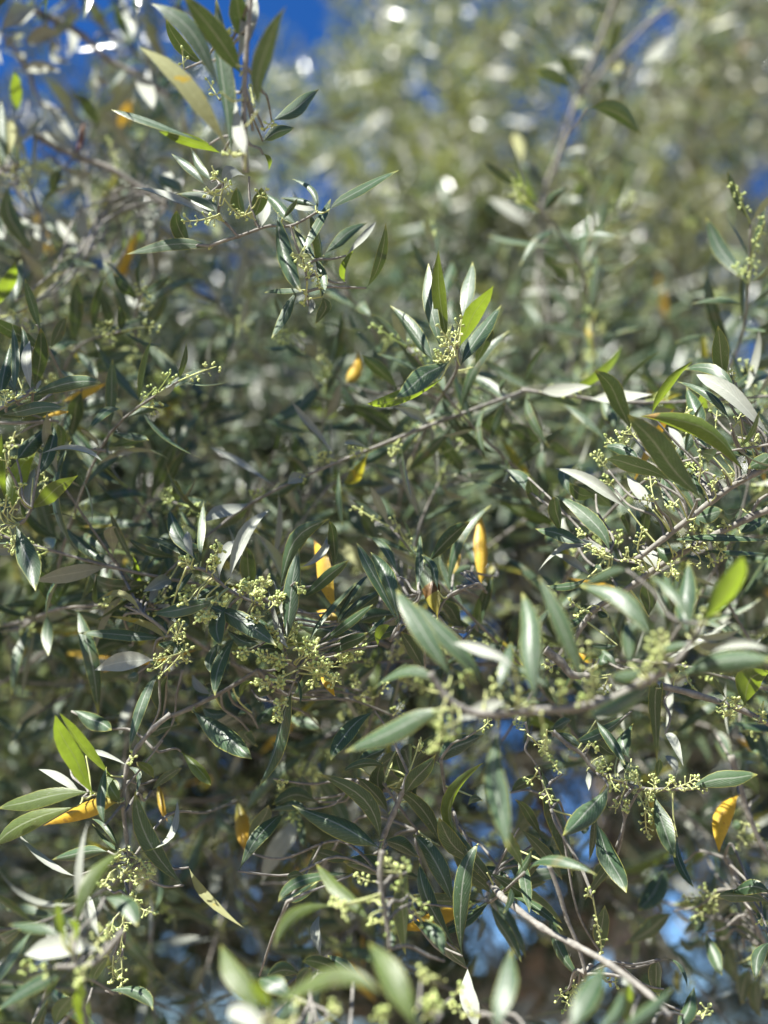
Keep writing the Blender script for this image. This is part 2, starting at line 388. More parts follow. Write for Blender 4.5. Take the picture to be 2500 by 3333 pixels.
HERO = []      # (root, centre x, centre y in photo pixels)
def hero_branch(label, D, twigs, leaves, flowers='', group=None):
    lines = lambda s: [l.split() for l in s.strip().splitlines() if l.strip()]
    tw = []
    for l in lines(twigs):                            # tile thickness [d=depths] x y x y ...
        t, th = l[0], float(l[1]); rest = l[2:]
        d0 = d1 = D
        if rest[0].startswith('d='):
            d0, d1 = [float(x) for x in rest[0][2:].split(',')]; rest = rest[1:]
        xy = [(float(rest[i]), float(rest[i + 1])) for i in range(0, len(rest), 2)]
        k = max(len(xy) - 1, 1)
        P = [tile(t, x, y, d0 + (d1 - d0) * i / k) for i, (x, y) in enumerate(xy)]
        tw.append((P, th * UNIT * D * TANH / 2500 / 2))
    root = empty('olive_branch', tw[0][0][0])
    prop(root, label, 'branch', group)
    cx, cy, k = 0, 0, 0
    for P, r in tw:
        V, F = tube(P, r, r * .72, 10, .22)
        link('twig', mesh('twig', [v - P[0] for v in V], F, M_TWIG if r > .0006 else M_STALK), root, P[0] - root.location)
    def near(q):
        best = None
        for P, r in tw:
            for a, b in zip(P[:-1], P[1:]):
                ab = b - a; s = max(0, min(1, (q - a).dot(ab) / max(ab.length_squared, 1e-12)))
                x = a + ab * s
                if best is None or (x - q).length < best[0]: best = ((x - q).length, x, ab.normalized())
        return best
    def stalk(q, rr):
        d, x, tg = near(q)
        if d > .003:
            b = .12 if d < .02 else .04
            mid = x.lerp(q, .5) + Vector((random.uniform(-b, b) * d, random.uniform(-b, b) * d, -b * d)) - tg * b * d
            if d > .03:
                rr = .0008; j = lambda: Vector((random.uniform(-1, 1), random.uniform(-1, 1), random.uniform(-1, 1))) * .05 * d
                P = [x, x.lerp(q, .3) + j() - tg * .1 * d, x.lerp(q, .65) + j(), q]
            else: P = [x, mid, q]
            V, F = tube(P, rr * 1.3, rr * .8, 6, .12)
            link('side_twig', mesh('side_twig', [v - x for v in V], F, M_TWIG if d > .03 else M_STALK), root, x - root.location)
    for l in lines(leaves):
        t = l[0]; f = [float(x) for x in l[1:8]]
        q = hero_leaf(root, t, f[0:2], f[2:4], f[4:6], f[6], l[8], float(l[9]) if len(l) > 9 else D)
        stalk(q, .00055)
        cx += 830 * int(t[0]) + f[2] / 2; cy += 830 * int(t[1]) + f[3] / 2; k += 1
    for l in lines(flowers):
        t = l[0]; f = [float(x) for x in l[1:5]]; dd = float(l[6]) if len(l) > 6 else D - .016
        A, B = tile(t, *f[0:2], dd), tile(t, *f[2:4], dd + random.uniform(-.012, .012))
        stalk(A, .00042)
        flower_cluster(root, A, B, int(l[5]), .565 < dd < .625, 1.1 if 'dense pale' in label else .42)
    HERO.append((root, cx / max(k, 1), cy / max(k, 1)))
    return root

# ------------------------------------------------------------------ ground
gm = mesh('ground', [(-400, -400, 0), (400, -400, 0), (400, 400, 0), (-400, 400, 0)], [(0, 1, 2, 3)], M_SOIL)
g = link('ground', gm); prop(g, 'dry brown soil under the olive trees', kind='structure')

# ------------------------------------------------------------------ far trees
def crown_mesh(name, centres, n_leaf, mat, leaf=(.045, .065), wd=.2, spread=.10, droop=.25, step=.011, face=.8):
    """Leafy sprays: every centre starts a wandering twig with opposite leaves; vectorised into one mesh."""
    N = len(centres); T = n_leaf
    d = rng.normal(size=(N, 3)) * .8 + np.array([0, -.85, .1]); d /= np.linalg.norm(d, axis=1, keepdims=True)
    o = np.cross(d, rng.normal(size=(N, 3))); o /= np.linalg.norm(o, axis=1, keepdims=True)
    k = np.arange(T)[None, :, None]
    s = (k // 2 - T / 4) * step * 2
    base = centres[:, None, :] + d[:, None, :] * s + o[:, None, :] * (s ** 2) * 1.2
    o2 = np.cross(d, o)
    quarter = ((k // 2) % 2)
    sgn = np.where(k % 2 == 0, 1, -1)
    out = np.where(quarter == 0, o[:, None, :], o2[:, None, :]) * sgn
    dirs = out * .9 + d[:, None, :] * .75 + rng.normal(size=(N, T, 3)) * .28
    dirs[..., 2] -= droop * rng.random((N, T))
    dirs /= np.linalg.norm(dirs, axis=2, keepdims=True)
    base = base.reshape(-1, 3); dirs = dirs.reshape(-1, 3); n = len(base)
    up = rng.normal(size=(n, 3)) * .5 + np.repeat(d, T, axis=0) * face + np.array([0, 0, .5])
    sd = np.cross(dirs, up); sd /= np.linalg.norm(sd, axis=1, keepdims=True)
    nn = np.cross(sd, dirs)
    Lf = rng.uniform(*leaf, size=(n, 1)); W = Lf * wd * rng.uniform(.8, 1.15, (n, 1)) / 2
    bend = rng.uniform(-.05, .22, (n, 1)) * Lf
    p = lambda t, a, z: base + dirs * Lf * t + sd * W * a - nn * (bend * t * t + W * z)
    V = np.stack([p(0, 0, 0), p(.3, -.85, .35), p(.3, 0, 0), p(.3, .85, .35), p(.66, -.85, .35), p(.66, 0, 0), p(.66, .85, .35), p(1, 0, 0)], 1).reshape(-1, 3)
    tri = np.array([[0, 2, 1], [0, 3, 2], [1, 2, 5], [1, 5, 4], [2, 3, 6], [2, 6, 5], [4, 5, 7], [5, 6, 7]])
    F = (tri[None] + (np.arange(n) * 8)[:, None, None]).reshape(-1, 3)
    me = bpy.data.meshes.new(name)
    me.vertices.add(len(V)); me.vertices.foreach_set('co', V.astype(np.float32).ravel())
    me.loops.add(F.size); me.loops.foreach_set('vertex_index', F.astype(np.int32).ravel())
    me.polygons.add(len(F)); me.polygons.foreach_set('loop_start', np.arange(0, F.size, 3, dtype=np.int32))
    me.polygons.foreach_set('use_smooth', np.ones(len(F), dtype=bool))
    me.materials.append(mat); me.update(); me.validate()
    # the bare twigs that carry them
    return me, d, o
GAPS = [(330, 130, 140, 200), (230, 290, 120, 110), (980, 70, 140, 130), (1980, 2790, 110, 330), (2080, 3000, 150, 170), (1700, 3060, 130, 160), (690, 3130, 90, 120), (560, 2680, 80, 90), (1560, 2490, 40, 40), (1190, 2560, 60, 60), (1080, 700, 80, 90), (1200, 560, 60, 120), (1350, 60, 90, 60), (2120, 130, 80, 60), (1330, 250, 60, 50)]
def in_gap(sx, sy, pad):
    return any(((sx - a) / (.72 * c + pad)) ** 2 + ((sy - b) / (.72 * d + pad)) ** 2 < 1 for a, b, c, d in GAPS)
def photo_xy(p):
    v = Vector(p) - CAM; z = v.dot(CF)
    return 1250 + 1250 / TANH * v.dot(CX) / z, 1666.5 - 1250 / TANH * v.dot(CU) / z
def volume_points(boxes):
    """boxes: (x0, x1, y0, y1 in photo pixels, D0, D1, count)"""
    P = []
    for x0, x1, y0, y1, D0, D1, c in boxes:
        for _ in range(c):
            P.append(pt(random.uniform(x0, x1), random.uniform(y0, y1), random.uniform(D0, D1)))
    return np.array(P)
def clumped(boxes, per=6, rad=.13):
    C = volume_points([(a, b, c, d, e, f, max(1, n // per)) for a, b, c, d, e, f, n in boxes])
    P = np.repeat(C, per, axis=0) + rng.normal(size=(len(C) * per, 3)) * rad
    return np.array([p for p in P if not in_gap(*photo_xy(p), 25)])
def far_tree(label, base, trunk_top, limbs, crown_pts, n_leaf=26, leaf=(.045, .065), r=.16, lmat=None, face=.1):
    root = empty('olive_tree', base); prop(root, label, 'tree')
    loc = Vector(base)
    V, F = tube([Vector(base), Vector(base).lerp(trunk_top, .5) + Vector((.08, .05, 0)), trunk_top], r, r * .6, 14, .06)
    link('trunk', mesh('trunk', [v - loc for v in V], F, M_BARK), root)
    for P, ra, rb in limbs:
        V, F = tube(P, ra, rb, 10, .08)
        link('limb', mesh('limb', [v - P[0] for v in V], F, M_BARK), root, P[0] - loc)
    me, d, o = crown_mesh('crown', crown_pts - np.array(loc), n_leaf, lmat or M_CROWN_LIT, leaf=leaf, face=face)
    c = link('crown', me, root); c['kind'] = 'stuff'
    # thin bare twigs through the crown
    V, F = [], []
    for i in range(0, len(crown_pts), 2):
        q = Vector(crown_pts[i]) - loc; dd = Vector(d[i]); 
        v, f = tube([q - dd * .17, q, q + dd * .14], .0016, .0008, 4); k = len(V); V.extend(v); F.extend(tuple(a + k for a in x) for x in f)
    tw = link('twigs', mesh('twigs', V, F, M_TWIG), root); tw['kind'] = 'stuff'
    return root
# the tree that carries the near branches: limbs show as soft brown bands low in the picture
tb = pt(1500, 3600, 2.3); tb.z = 0.0
tt = pt(1500, 3300, 2.2)
limbs = [([tt, pt(1430, 2950, 2.1), pt(1400, 2500, 2.0), pt(1330, 2050, 1.9)], .055, .03),
         ([tt, pt(1800, 3150, 2.1), pt(2120, 2650, 2.0), pt(2330, 2300, 1.9), pt(2480, 1900, 1.9)], .075, .05),
         ([pt(2120, 2650, 2.0), pt(2500, 2560, 1.9), pt(2800, 2400, 1.9)], .06, .04),
         ([tt, pt(1850, 3000, 1.9), pt(1830, 2750, 1.8), pt(1700, 2450, 1.7)], .035, .02),
         ([tt, pt(1180, 3150, 2.1), pt(1080, 2800, 2.0), pt(700, 2350, 1.8)], .05, .025),
         ([tt, pt(900, 3200, 2.1), pt(520, 2900, 2.0), pt(150, 2300, 1.8)], .05, .03),
         ([pt(520, 2900, 2.0), pt(400, 2600, 1.9), pt(420, 2000, 1.7)], .03, .02)]
pts = np.concatenate([clumped([(-200, 700, 1900, 3300, 1.45, 2.2, 330), (-200, 900, 1200, 2000, 1.3, 2.1, 420),
                               (800, 2600, 1150, 2250, 1.4, 2.1, 640), (2050, 2700, 2300, 3400, 1.4, 2.2, 230),
                               (700, 2100, 2250, 3400, 1.4, 2.2, 300), (-200, 1000, 400, 1300, 1.5, 2.1, 110), (-200, 700, 2700, 3500, 1.4, 2.3, 200)], rad=.09)])
def shade_sprays(sx, sy, D, dist, rad, n):
    """Unseen sprays added to the crown, above the view, to shade what lies beneath."""
    c = pt(sx, sy, D) + SUN * dist  # unseen foliage placed sunward of the spot to block its light
    return np.array(c) + rng.normal(size=(n, 3)) * rad
pts = np.concatenate([pts, shade_sprays(150, 2600, 1.7, 1.7, .34, 420), shade_sprays(-50, 2950, .85, 1.2, .13, 60), shade_sprays(1500, 3300, .75, 1.15, .12, 24)])
far_tree('olive tree with brown forked limbs and dark leafy inside behind the near branches', tb, tt, limbs, pts, lmat=M_CROWN_SHADE, face=.8)
b2 = pt(2000, 3333, 3.0); b2.z = 0
t2 = pt(2000, 2500, 2.9)
l2 = [([t2, pt(1800, 1700, 2.7), pt(1550, 800, 2.5), pt(1450, 200, 2.4)], .05, .012), ([t2, pt(2150, 1500, 2.6), pt(2250, 500, 2.4), pt(2300, -100, 2.3)], .05, .012), ([t2, pt(2450, 1600, 2.5), pt(2700, 900, 2.4)], .04, .02)]
pts = clumped([(1350, 2700, -250, 900, 1.75, 3.0, 340), (1150, 2700, 600, 1700, 1.7, 3.0, 230), (1050, 1500, 80, 900, 1.9, 3.2, 75)], rad=.12)
far_tree('large sunlit olive tree further behind, filling the sky at upper right with speckled light', b2, t2, l2, pts, leaf=(.055, .08), r=.12)
b3 = pt(400, 3333, 2.9); b3.z = 0
t3 = pt(400, 2400, 2.8)
l3 = [([t3, pt(600, 1700, 2.7), pt(850, 1000, 2.6)], .045, .012), ([t3, pt(300, 1600, 2.6), pt(-100, 900, 2.5)], .045, .012)]
pts = clumped([(-300, 1300, 900, 2200, 1.8, 2.9, 300), (500, 1250, 330, 1000, 1.9, 3.0, 75), (-200, 450, 450, 1000, 1.8, 2.8, 40)], rad=.12)
far_tree('smaller olive tree further behind at the left, pale leaves against blue sky', b3, t3, l3, pts, leaf=(.055, .08), r=.1)
# ------------------------------------------------------------------ branches further in, copied from a few grown ones
def grown_leaf_meshes():
    out = []
    for k in range(20):
        Lf = random.uniform(.044, .070); wd = Lf * random.uniform(.125, .205)
        bend = random.uniform(-.10, .28) * Lf
        V, F, UV = blade(Vector((0, 0, 0)), Vector((Lf * .5, 0, bend * .5)), Vector((Lf * .97, random.uniform(-.06, .06) * Lf, -bend * .4)), Vector((0, -1, 0)), wd,
                         curl=random.choice((.12, .25, .4, .7)), twist=random.uniform(-.8, .8), wave=.03)
        out.append((V, F, UV))
    return out
GL = grown_leaf_meshes()
GREENS = [mesh('leaf', *a[:2], M_GREEN, a[2]) for a in GL]
YOUNGS = [mesh('leaf', *a[:2], M_YOUNG, a[2]) for a in GL[:5]]
YELLOWS = [mesh('leaf', *a[:2], M_YELLOW, a[2]) for a in GL[:4]]
OLIVES = [mesh('leaf', *a[:2], M_OLIVE, a[2]) for a in GL[5:9]]
def bud_panicle():
    V, F = [], []
    def add(vf, mtx=None):
        o = len(V); V.extend([mtx @ v for v in vf[0]] if mtx else vf[0]); F.extend(tuple(i + o for i in q) for q in vf[1])
    Lx = random.uniform(.018, .032); top = Vector((random.uniform(-.004, .004), random.uniform(-.004, .004), Lx))
    add(tube([(0, 0, 0), top * .5 + Vector((.001, 0, 0)), top], .0006, .0004, 4))
    for i in range(random.randint(6, 9)):
        q = top * random.uniform(.25, 1)
        for s in (1, -1):
            an = random.uniform(0, 6.3); d = Vector((math.cos(an) * s, math.sin(an) * s, .6)).normalized()
            e = q + d * random.uniform(.002, .005)
            for _ in range(random.randint(1, 3)):
                dd = (d + Vector([random.uniform(-1, 1) for _ in range(3)]) * .7).normalized()
                add(ellipsoid(random.uniform(.0016, .0025), .0009, 5, 4), Matrix.Translation(e) @ dd.to_track_quat('Z', 'Y').to_matrix().to_4x4())
    return mesh('flower_cluster', V, F, M_BUD)
PANS = [bud_panicle() for _ in range(6)]
def grow(nodes, length, arch, yellow=0, flower=.2, young=.0):
    """One branch from its cut end up +Z: stem, opposite leaf pairs turned a quarter at every node, bud clusters in the axils."""
    root = empty('olive_branch', (0, 0, -50))
    C = [Vector((0, 0, 0)), Vector((arch * .12, random.uniform(-.01, .01), length * .35)), Vector((arch * .45, random.uniform(-.015, .015), length * .7)), Vector((arch, random.uniform(-.02, .02), length * .97))]
    V, F = tube(C, .0015, .0008, 7, .2)
    link('twig', mesh('twig', V, F, M_TWIG), root)
    st = V[::7]
    n = len(st)
    axis = lambda t: (sum((Vector(v) for v in V[int(t * (n - 1)) * 7:int(t * (n - 1)) * 7 + 7]), Vector()) / 7)
    ang = random.uniform(0, 6)
    for i in range(nodes):
        t = .02 + .98 * i / (nodes - 1)
        q = axis(t); tg = (axis(min(1, t + .1)) - axis(max(0, t - .1))).normalized()
        ang += math.pi / 2 + random.uniform(-.25, .25)
        for s in (0, math.pi):
            if random.random() < .08: continue
            o1 = Matrix.Rotation(ang + s + random.uniform(-.25, .25), 3, tg) @ tg.orthogonal().normalized()
            lift = random.uniform(.35, 1.1) if t < .9 else random.uniform(1.2, 2.6)
            X = (o1 + tg * lift + Vector((0, 0, -.1))).normalized()
            Zd = (tg - X * tg.dot(X)).normalized()
            Zd = (Matrix.Rotation(random.uniform(-.9, .9), 3, X) @ Zd)
            Y = Zd.cross(X)
            r = random.random()
            me = random.choice(YELLOWS) if r < yellow else random.choice(YOUNGS) if r < yellow + young else random.choice(OLIVES) if r < yellow + young + .015 else random.choice(GREENS)
            k = random.uniform(.8, 1.12) * (1 if t < .85 else .8)
            l = link('leaf', me, root)
            if me in YELLOWS: l['label'] = 'yellow fading leaf'
            l.matrix_local = Matrix.Translation(q + X * .002) @ Matrix((X, Y, Zd)).transposed().to_4x4() @ Matrix.Scale(k, 4)
            if random.random() < flower:
                d = (X + Zd * random.uniform(.2, .9)).normalized()
                p = link('flower_cluster', random.choice(PANS), root)
                p.matrix_local = Matrix.Translation(q) @ d.to_track_quat('Z', 'Y').to_matrix().to_4x4()
    return root
PROTO = [grow(15, .30, .10), grow(13, .26, -.12, flower=.3), grow(14, .28, .16, yellow=.012), grow(17, .34, .06, flower=.2), grow(12, .22, .05, young=.12), grow(14, .27, -.07, young=.05, flower=.35)]
USED = [False] * len(PROTO)
def copy_tree(o, parent=None):
    c = o.copy(); COL.objects.link(c); c.parent = parent
    for ch in o.children: copy_tree(ch, c)
    return c
MIDS = []
def mid(i, sx, sy, D, lean, tip_back, roll, k=1.0):
    """Branch i with its middle at photo pixel sx, sy; lean is its slant in the picture, clockwise from straight up."""
    r = PROTO[i]
    if USED[i]: r = copy_tree(r)
    USED[i] = True
    z = (CU * math.cos(lean) + CX * math.sin(lean)) * math.cos(tip_back) + CF * math.sin(tip_back)
    q = z.to_track_quat('Z', 'Y')
    M = q.to_matrix().to_4x4() @ Matrix.Rotation(roll, 4, 'Z') @ Matrix.Scale(k, 4)
    r.matrix_world = Matrix.Translation(pt(sx, sy, D) - (M.to_3x3() @ Vector((0, 0, .15)))) @ M
    MIDS.append([r, sx, sy, D, lean])
random.seed(23)
zones = [
    (-60, 2560, 1350, 2350, 8, 4, (.635, .86), (-110, 110)),
    (500, 2300, 2250, 3050, 6, 3, (.66, 1.0), (90, 270)),
    (-60, 700, 1900, 3350, 3, 5, (.69, 1.05), (60, 280)),
    (500, 2400, 2900, 3350, 6, 1, (.70, .98), (100, 260)),
  # x0, x1, y0, y1, columns, rows, depth range, lean range
    (0, 900, 520, 1150, 5, 3, (.82, 1.15), (-60, 50)),
    (-60, 2560, 1080, 1800, 10, 3, (.74, 1.15), (-70, 70)),
    (1500, 2560, 800, 1150, 4, 2, (.85, 1.3), (-50, 60)),
    (350, 2560, 1800, 2480, 7, 2, (.76, 1.1), (-110, 110)),
    (-60, 420, 1750, 3300, 2, 6, (.85, 1.3), (-80, 80)),
    (2150, 2560, 2550, 3300, 2, 3, (.80, 1.1), (120, 200)),
    (450, 1500, 2480, 2900, 4, 2, (.85, 1.2), (100, 260)),
    (1850, 2520, -50, 330, 3, 2, (1.15, 1.6), (-20, 60)),
]
for x0, x1, y0, y1, nx, ny, (d0, d1), (a0, a1) in zones:
    for a in range(nx):
        for b in range(ny):
            sx = x0 + (x1 - x0) * (a + .5 + random.uniform(-.4, .4)) / nx
            sy = y0 + (y1 - y0) * (b + .5 + random.uniform(-.4, .4)) / ny
            if in_gap(sx, sy, 115): continue
            mid(random.choice((0, 1, 2, 3, 4, 5, 5)), sx, sy, random.uniform(d0, d1), math.radians(random.uniform(a0, a1)), random.uniform(-.6, .6) if y1 <= 1150 else random.uniform(-1.15, -.15), random.uniform(0, 6.28), random.uniform(.85, 1.1))
for i, u in enumerate(USED):
    if not u: mid(i, 1300, 1500, 1.1, 0, 0, 0)
# ------------------------------------------------------------------ near branches, traced one by one
# leaves: tile, base, middle, tip, apparent width, kind (u/l/d green lit or shaded, b/p underside, g young, y yellow ...), depth
hero_branch('upright leafy shoot at the top beside blue sky, slightly blurred, with long grey leaves', .52,
'''00 40 1600 1120 1590 800 1600 400 1640 -80''',
'''00 1440 600 1230 190 985 25 130 l
00 1480 960 1210 560 910 305 130 o
00 1365 940 1010 800 725 712 45 l .56
00 1450 1000 1250 930 1030 852 80 g .58
00 1570 480 1420 250 1190 -40 150 d
00 1510 1000 1450 560 1400 -20 110 u
00 1540 420 1620 150 1650 -80 120 b
10 20 720 50 380 210 40 140 d .50
10 110 790 275 695 418 578 105 u .585
10 50 915 150 862 258 832 85 d .59
00 1600 1000 1560 880 1530 640 90 b .51
10 50 1000 95 1040 90 1110 35 g .57
00 1330 420 1180 300 1080 120 90 d .60
00 1590 300 1560 100 1530 -60 120 d .53''',
'''00 1590 880 1480 700 5 .54
10 60 850 110 790 4 .58
00 1560 980 1480 1000 3 .54
00 1430 650 1350 520 5 .57
00 1200 450 1190 330 3 .58
00 1620 160 1500 190 6 .54
10 0 700 -30 560 4 .54''')

hero_branch('forked pale twig in sharp focus with drooping narrow leaves and bud clusters below', .60,
'''00 22 1370 1600 1480 1560 1550 1540 1660 1500 1760 1470 1900 1468 2065 1380
00 20 1550 1540 1480 1460 1425 1400 1440 1270 1455 1190
00 18 1690 1490 1650 1400 1625 1280 1622 1150
00 16 1890 1468 1930 1600 1985 1740 2000 1900 2005 1990''',
'''00 1412 1398 1330 1290 1150 1262 90 l
00 1380 1610 1140 1590 820 1655 85 l
00 1340 1215 1225 1085 1115 1000 62 l
00 1400 1412 1100 1290 870 1222 45 b
00 1445 1240 1490 1120 1600 1150 90 b
00 1250 1600 1170 1500 1150 1370 105 d .62
00 1590 1410 1560 1330 1540 1220 90 d .62
00 1640 1420 1690 1330 1700 1220 100 d .63
10 485 1365 670 1240 938 1108 66 l .59
10 408 1372 365 1225 240 1165 42 l
10 395 1340 290 1305 170 1288 45 u
10 400 1372 320 1352 240 1350 45 p .61
10 280 1480 170 1350 60 1255 75 l .61
10 300 1665 400 1480 495 1295 62 u .595
10 450 1665 575 1540 735 1445 82 u .61
10 590 1665 700 1550 790 1440 48 b .62
11 725 215 815 40 850 -210 72 d .60
10 180 1420 225 1365 278 1292 38 u .59
10 150 1385 180 1640 300 1900 115 u .59
10 340 1390 425 1570 430 1930 58 d .59
10 40 1480 62 1390 88 1300 80 p .62
11 275 230 200 370 110 545 72 u .60
11 442 270 455 360 390 452 78 d .60
11 325 240 200 232 60 245 38 l .60
11 355 270 375 340 340 390 45 p .61
10 250 1480 330 1600 390 1690 60 l .62
10 380 1660 440 1800 430 1940 60 l .615
00 1260 1240 1290 1330 1400 1370 70 l .62
11 590 180 570 90 640 -30 45 g .62
00 1380 1180 1300 1090 1240 960 60 u .62''',
'''00 1440 1270 1340 1240 5
00 1430 1390 1350 1440 5
00 1420 1400 1200 1440 6
00 1460 1290 1560 1400 8
00 1640 1380 1560 1410 6
00 1450 1230 1500 1200 4
11 330 -60 270 30 6
11 340 60 350 110 5
11 390 100 420 200 6
11 340 170 320 320 5
11 320 20 330 90 4
10 20 1290 50 1260 4
00 1380 1080 1400 1150 4''')

hero_branch('upright sprig in sharp focus at mid picture with seven dark and glowing green leaves', .60,
'''11 24 d=.60,.78 1310 560 1322 700 1290 800 1200 940 1100 1150 1000 1400 930 1640''',
'''11 1212 595 1140 330 1125 55 95 u
11 1262 585 1205 280 1195 -35 98 g
11 1350 420 1385 230 1415 45 95 l .615
11 1325 605 1425 395 1552 198 118 g .59
11 1335 722 1460 520 1605 325 105 u .605
11 1160 690 1030 510 880 328 100 u .63
11 1265 690 1100 790 908 938 142 l .585
11 1210 808 960 930 732 970 92 g .60
11 930 870 820 760 692 650 92 d .69
11 1298 602 1292 530 1285 455 35 p
11 1420 730 1500 560 1500 420 90 d .64''',
'''11 1300 610 1190 460 6
11 1320 590 1345 410 5
11 1300 660 1190 650 6
11 1300 620 1310 510 5
11 1280 640 1220 560 5
11 1230 700 1180 640 4''')

hero_branch('twig behind the upright sprig with spreading dark green leaves, slightly blurred', .74,
'''11 30 d=.74,.80 1330 830 1240 950 1130 1130 1040 1260 960 1480 930 1700''',
'''11 1310 860 1450 800 1612 800 92 d
11 1160 1050 1220 990 1295 915 75 u
11 1390 780 1530 850 1690 970 70 u
11 1360 950 1500 1080 1690 1205 112 d
11 955 1180 780 1060 555 970 100 d
11 1480 1300 1370 1160 1220 1025 82 u
11 1405 1450 1290 1320 1190 1165 90 d
11 960 1222 780 1300 595 1412 72 u .71
11 590 840 645 755 672 628 92 y .72
11 1100 980 850 950 580 885 90 p .80
11 760 1565 860 1500 972 1440 85 p .78
11 1395 1475 1320 1490 1235 1490 62 p .78
11 700 1640 660 1540 570 1490 90 d .8
11 1450 770 1400 830 1330 790 60 d
11 970 1380 920 1320 850 1400 90 p .82
21 210 1220 100 1170 -20 1090 100 d .72
21 260 1240 300 1250 420 1320 60 d .72''',
'''11 1100 1130 960 1180 7 .74
11 1150 1170 1180 1290 8 .75
11 1330 760 1450 740 5 .72
11 960 1200 1060 1180 6 .74
11 980 1420 1080 1300 7 .76
11 1480 1280 1540 1390 7 .75''')

hero_branch('upper sprig at the left edge with fanned leaves, one long leaf lit from above', .60,
'''01 26 -60 1030 60 970 150 930 215 885''',
'''01 92 905 98 680 80 450 58 u
01 10 935 25 760 72 575 85 u
01 112 790 155 620 140 462 65 l
01 205 890 175 700 190 558 72 p .59
01 228 860 262 680 268 475 105 d .65
01 200 925 430 835 660 832 98 l
01 0 1052 200 1000 442 992 88 l
01 400 955 540 905 692 838 58 y .68
01 270 1062 360 1032 450 1022 30 y .66
01 530 885 490 1030 450 1220 112 d .68
01 235 890 250 850 268 815 25 p
01 -10 1010 -60 900 -40 760 80 u
01 110 890 60 800 50 700 60 u .62''',
'''01 100 930 150 830 5
01 40 960 20 890 4
01 30 980 60 900 3''')

hero_branch('lower sprig at the left edge with bright yellow green leaves, one blotched brown', .60,
'''02 28 -60 130 60 100 150 75 205 -10''',
'''01 110 1332 195 1225 332 1082 112 u .61
01 215 1450 325 1280 342 1085 92 u .615
01 92 1655 105 1440 235 1278 140 k .595
01 200 1662 330 1555 503 1430 112 g
01 185 1645 195 1510 225 1388 72 p
01 50 1655 30 1400 8 1160 50 g
01 265 1292 480 1272 665 1342 36 b
02 95 105 170 290 240 528 145 u .59
02 0 110 -60 -40 -40 -200 90 u''',
'''02 60 110 100 250 6 .585
02 20 120 -20 200 5 .59
02 100 200 60 260 4 .585
02 20 20 40 -90 5
02 60 20 120 -70 5
01 50 1380 30 1250 4
01 120 1560 140 1500 4
02 10 60 0 -60 5''')
hero_branch('thin brown twig crossing the left edge with small buds', .64,
'''01 22 -60 1090 120 1095 330 1078 380 1085
01 18 90 1190 200 1120 330 1078
01 18 -30 1250 180 1240 480 1262 690 1275''',
'''01 690 1275 780 1290 880 1280 40 p .66
01 370 1090 400 1180 380 1300 70 d .66''',
'''01 100 1150 60 1250 7 .63
01 150 1200 120 1340 7 .63
01 260 1250 340 1340 6 .63
01 300 1380 300 1520 8 .64
01 60 1300 50 1420 7 .63''')

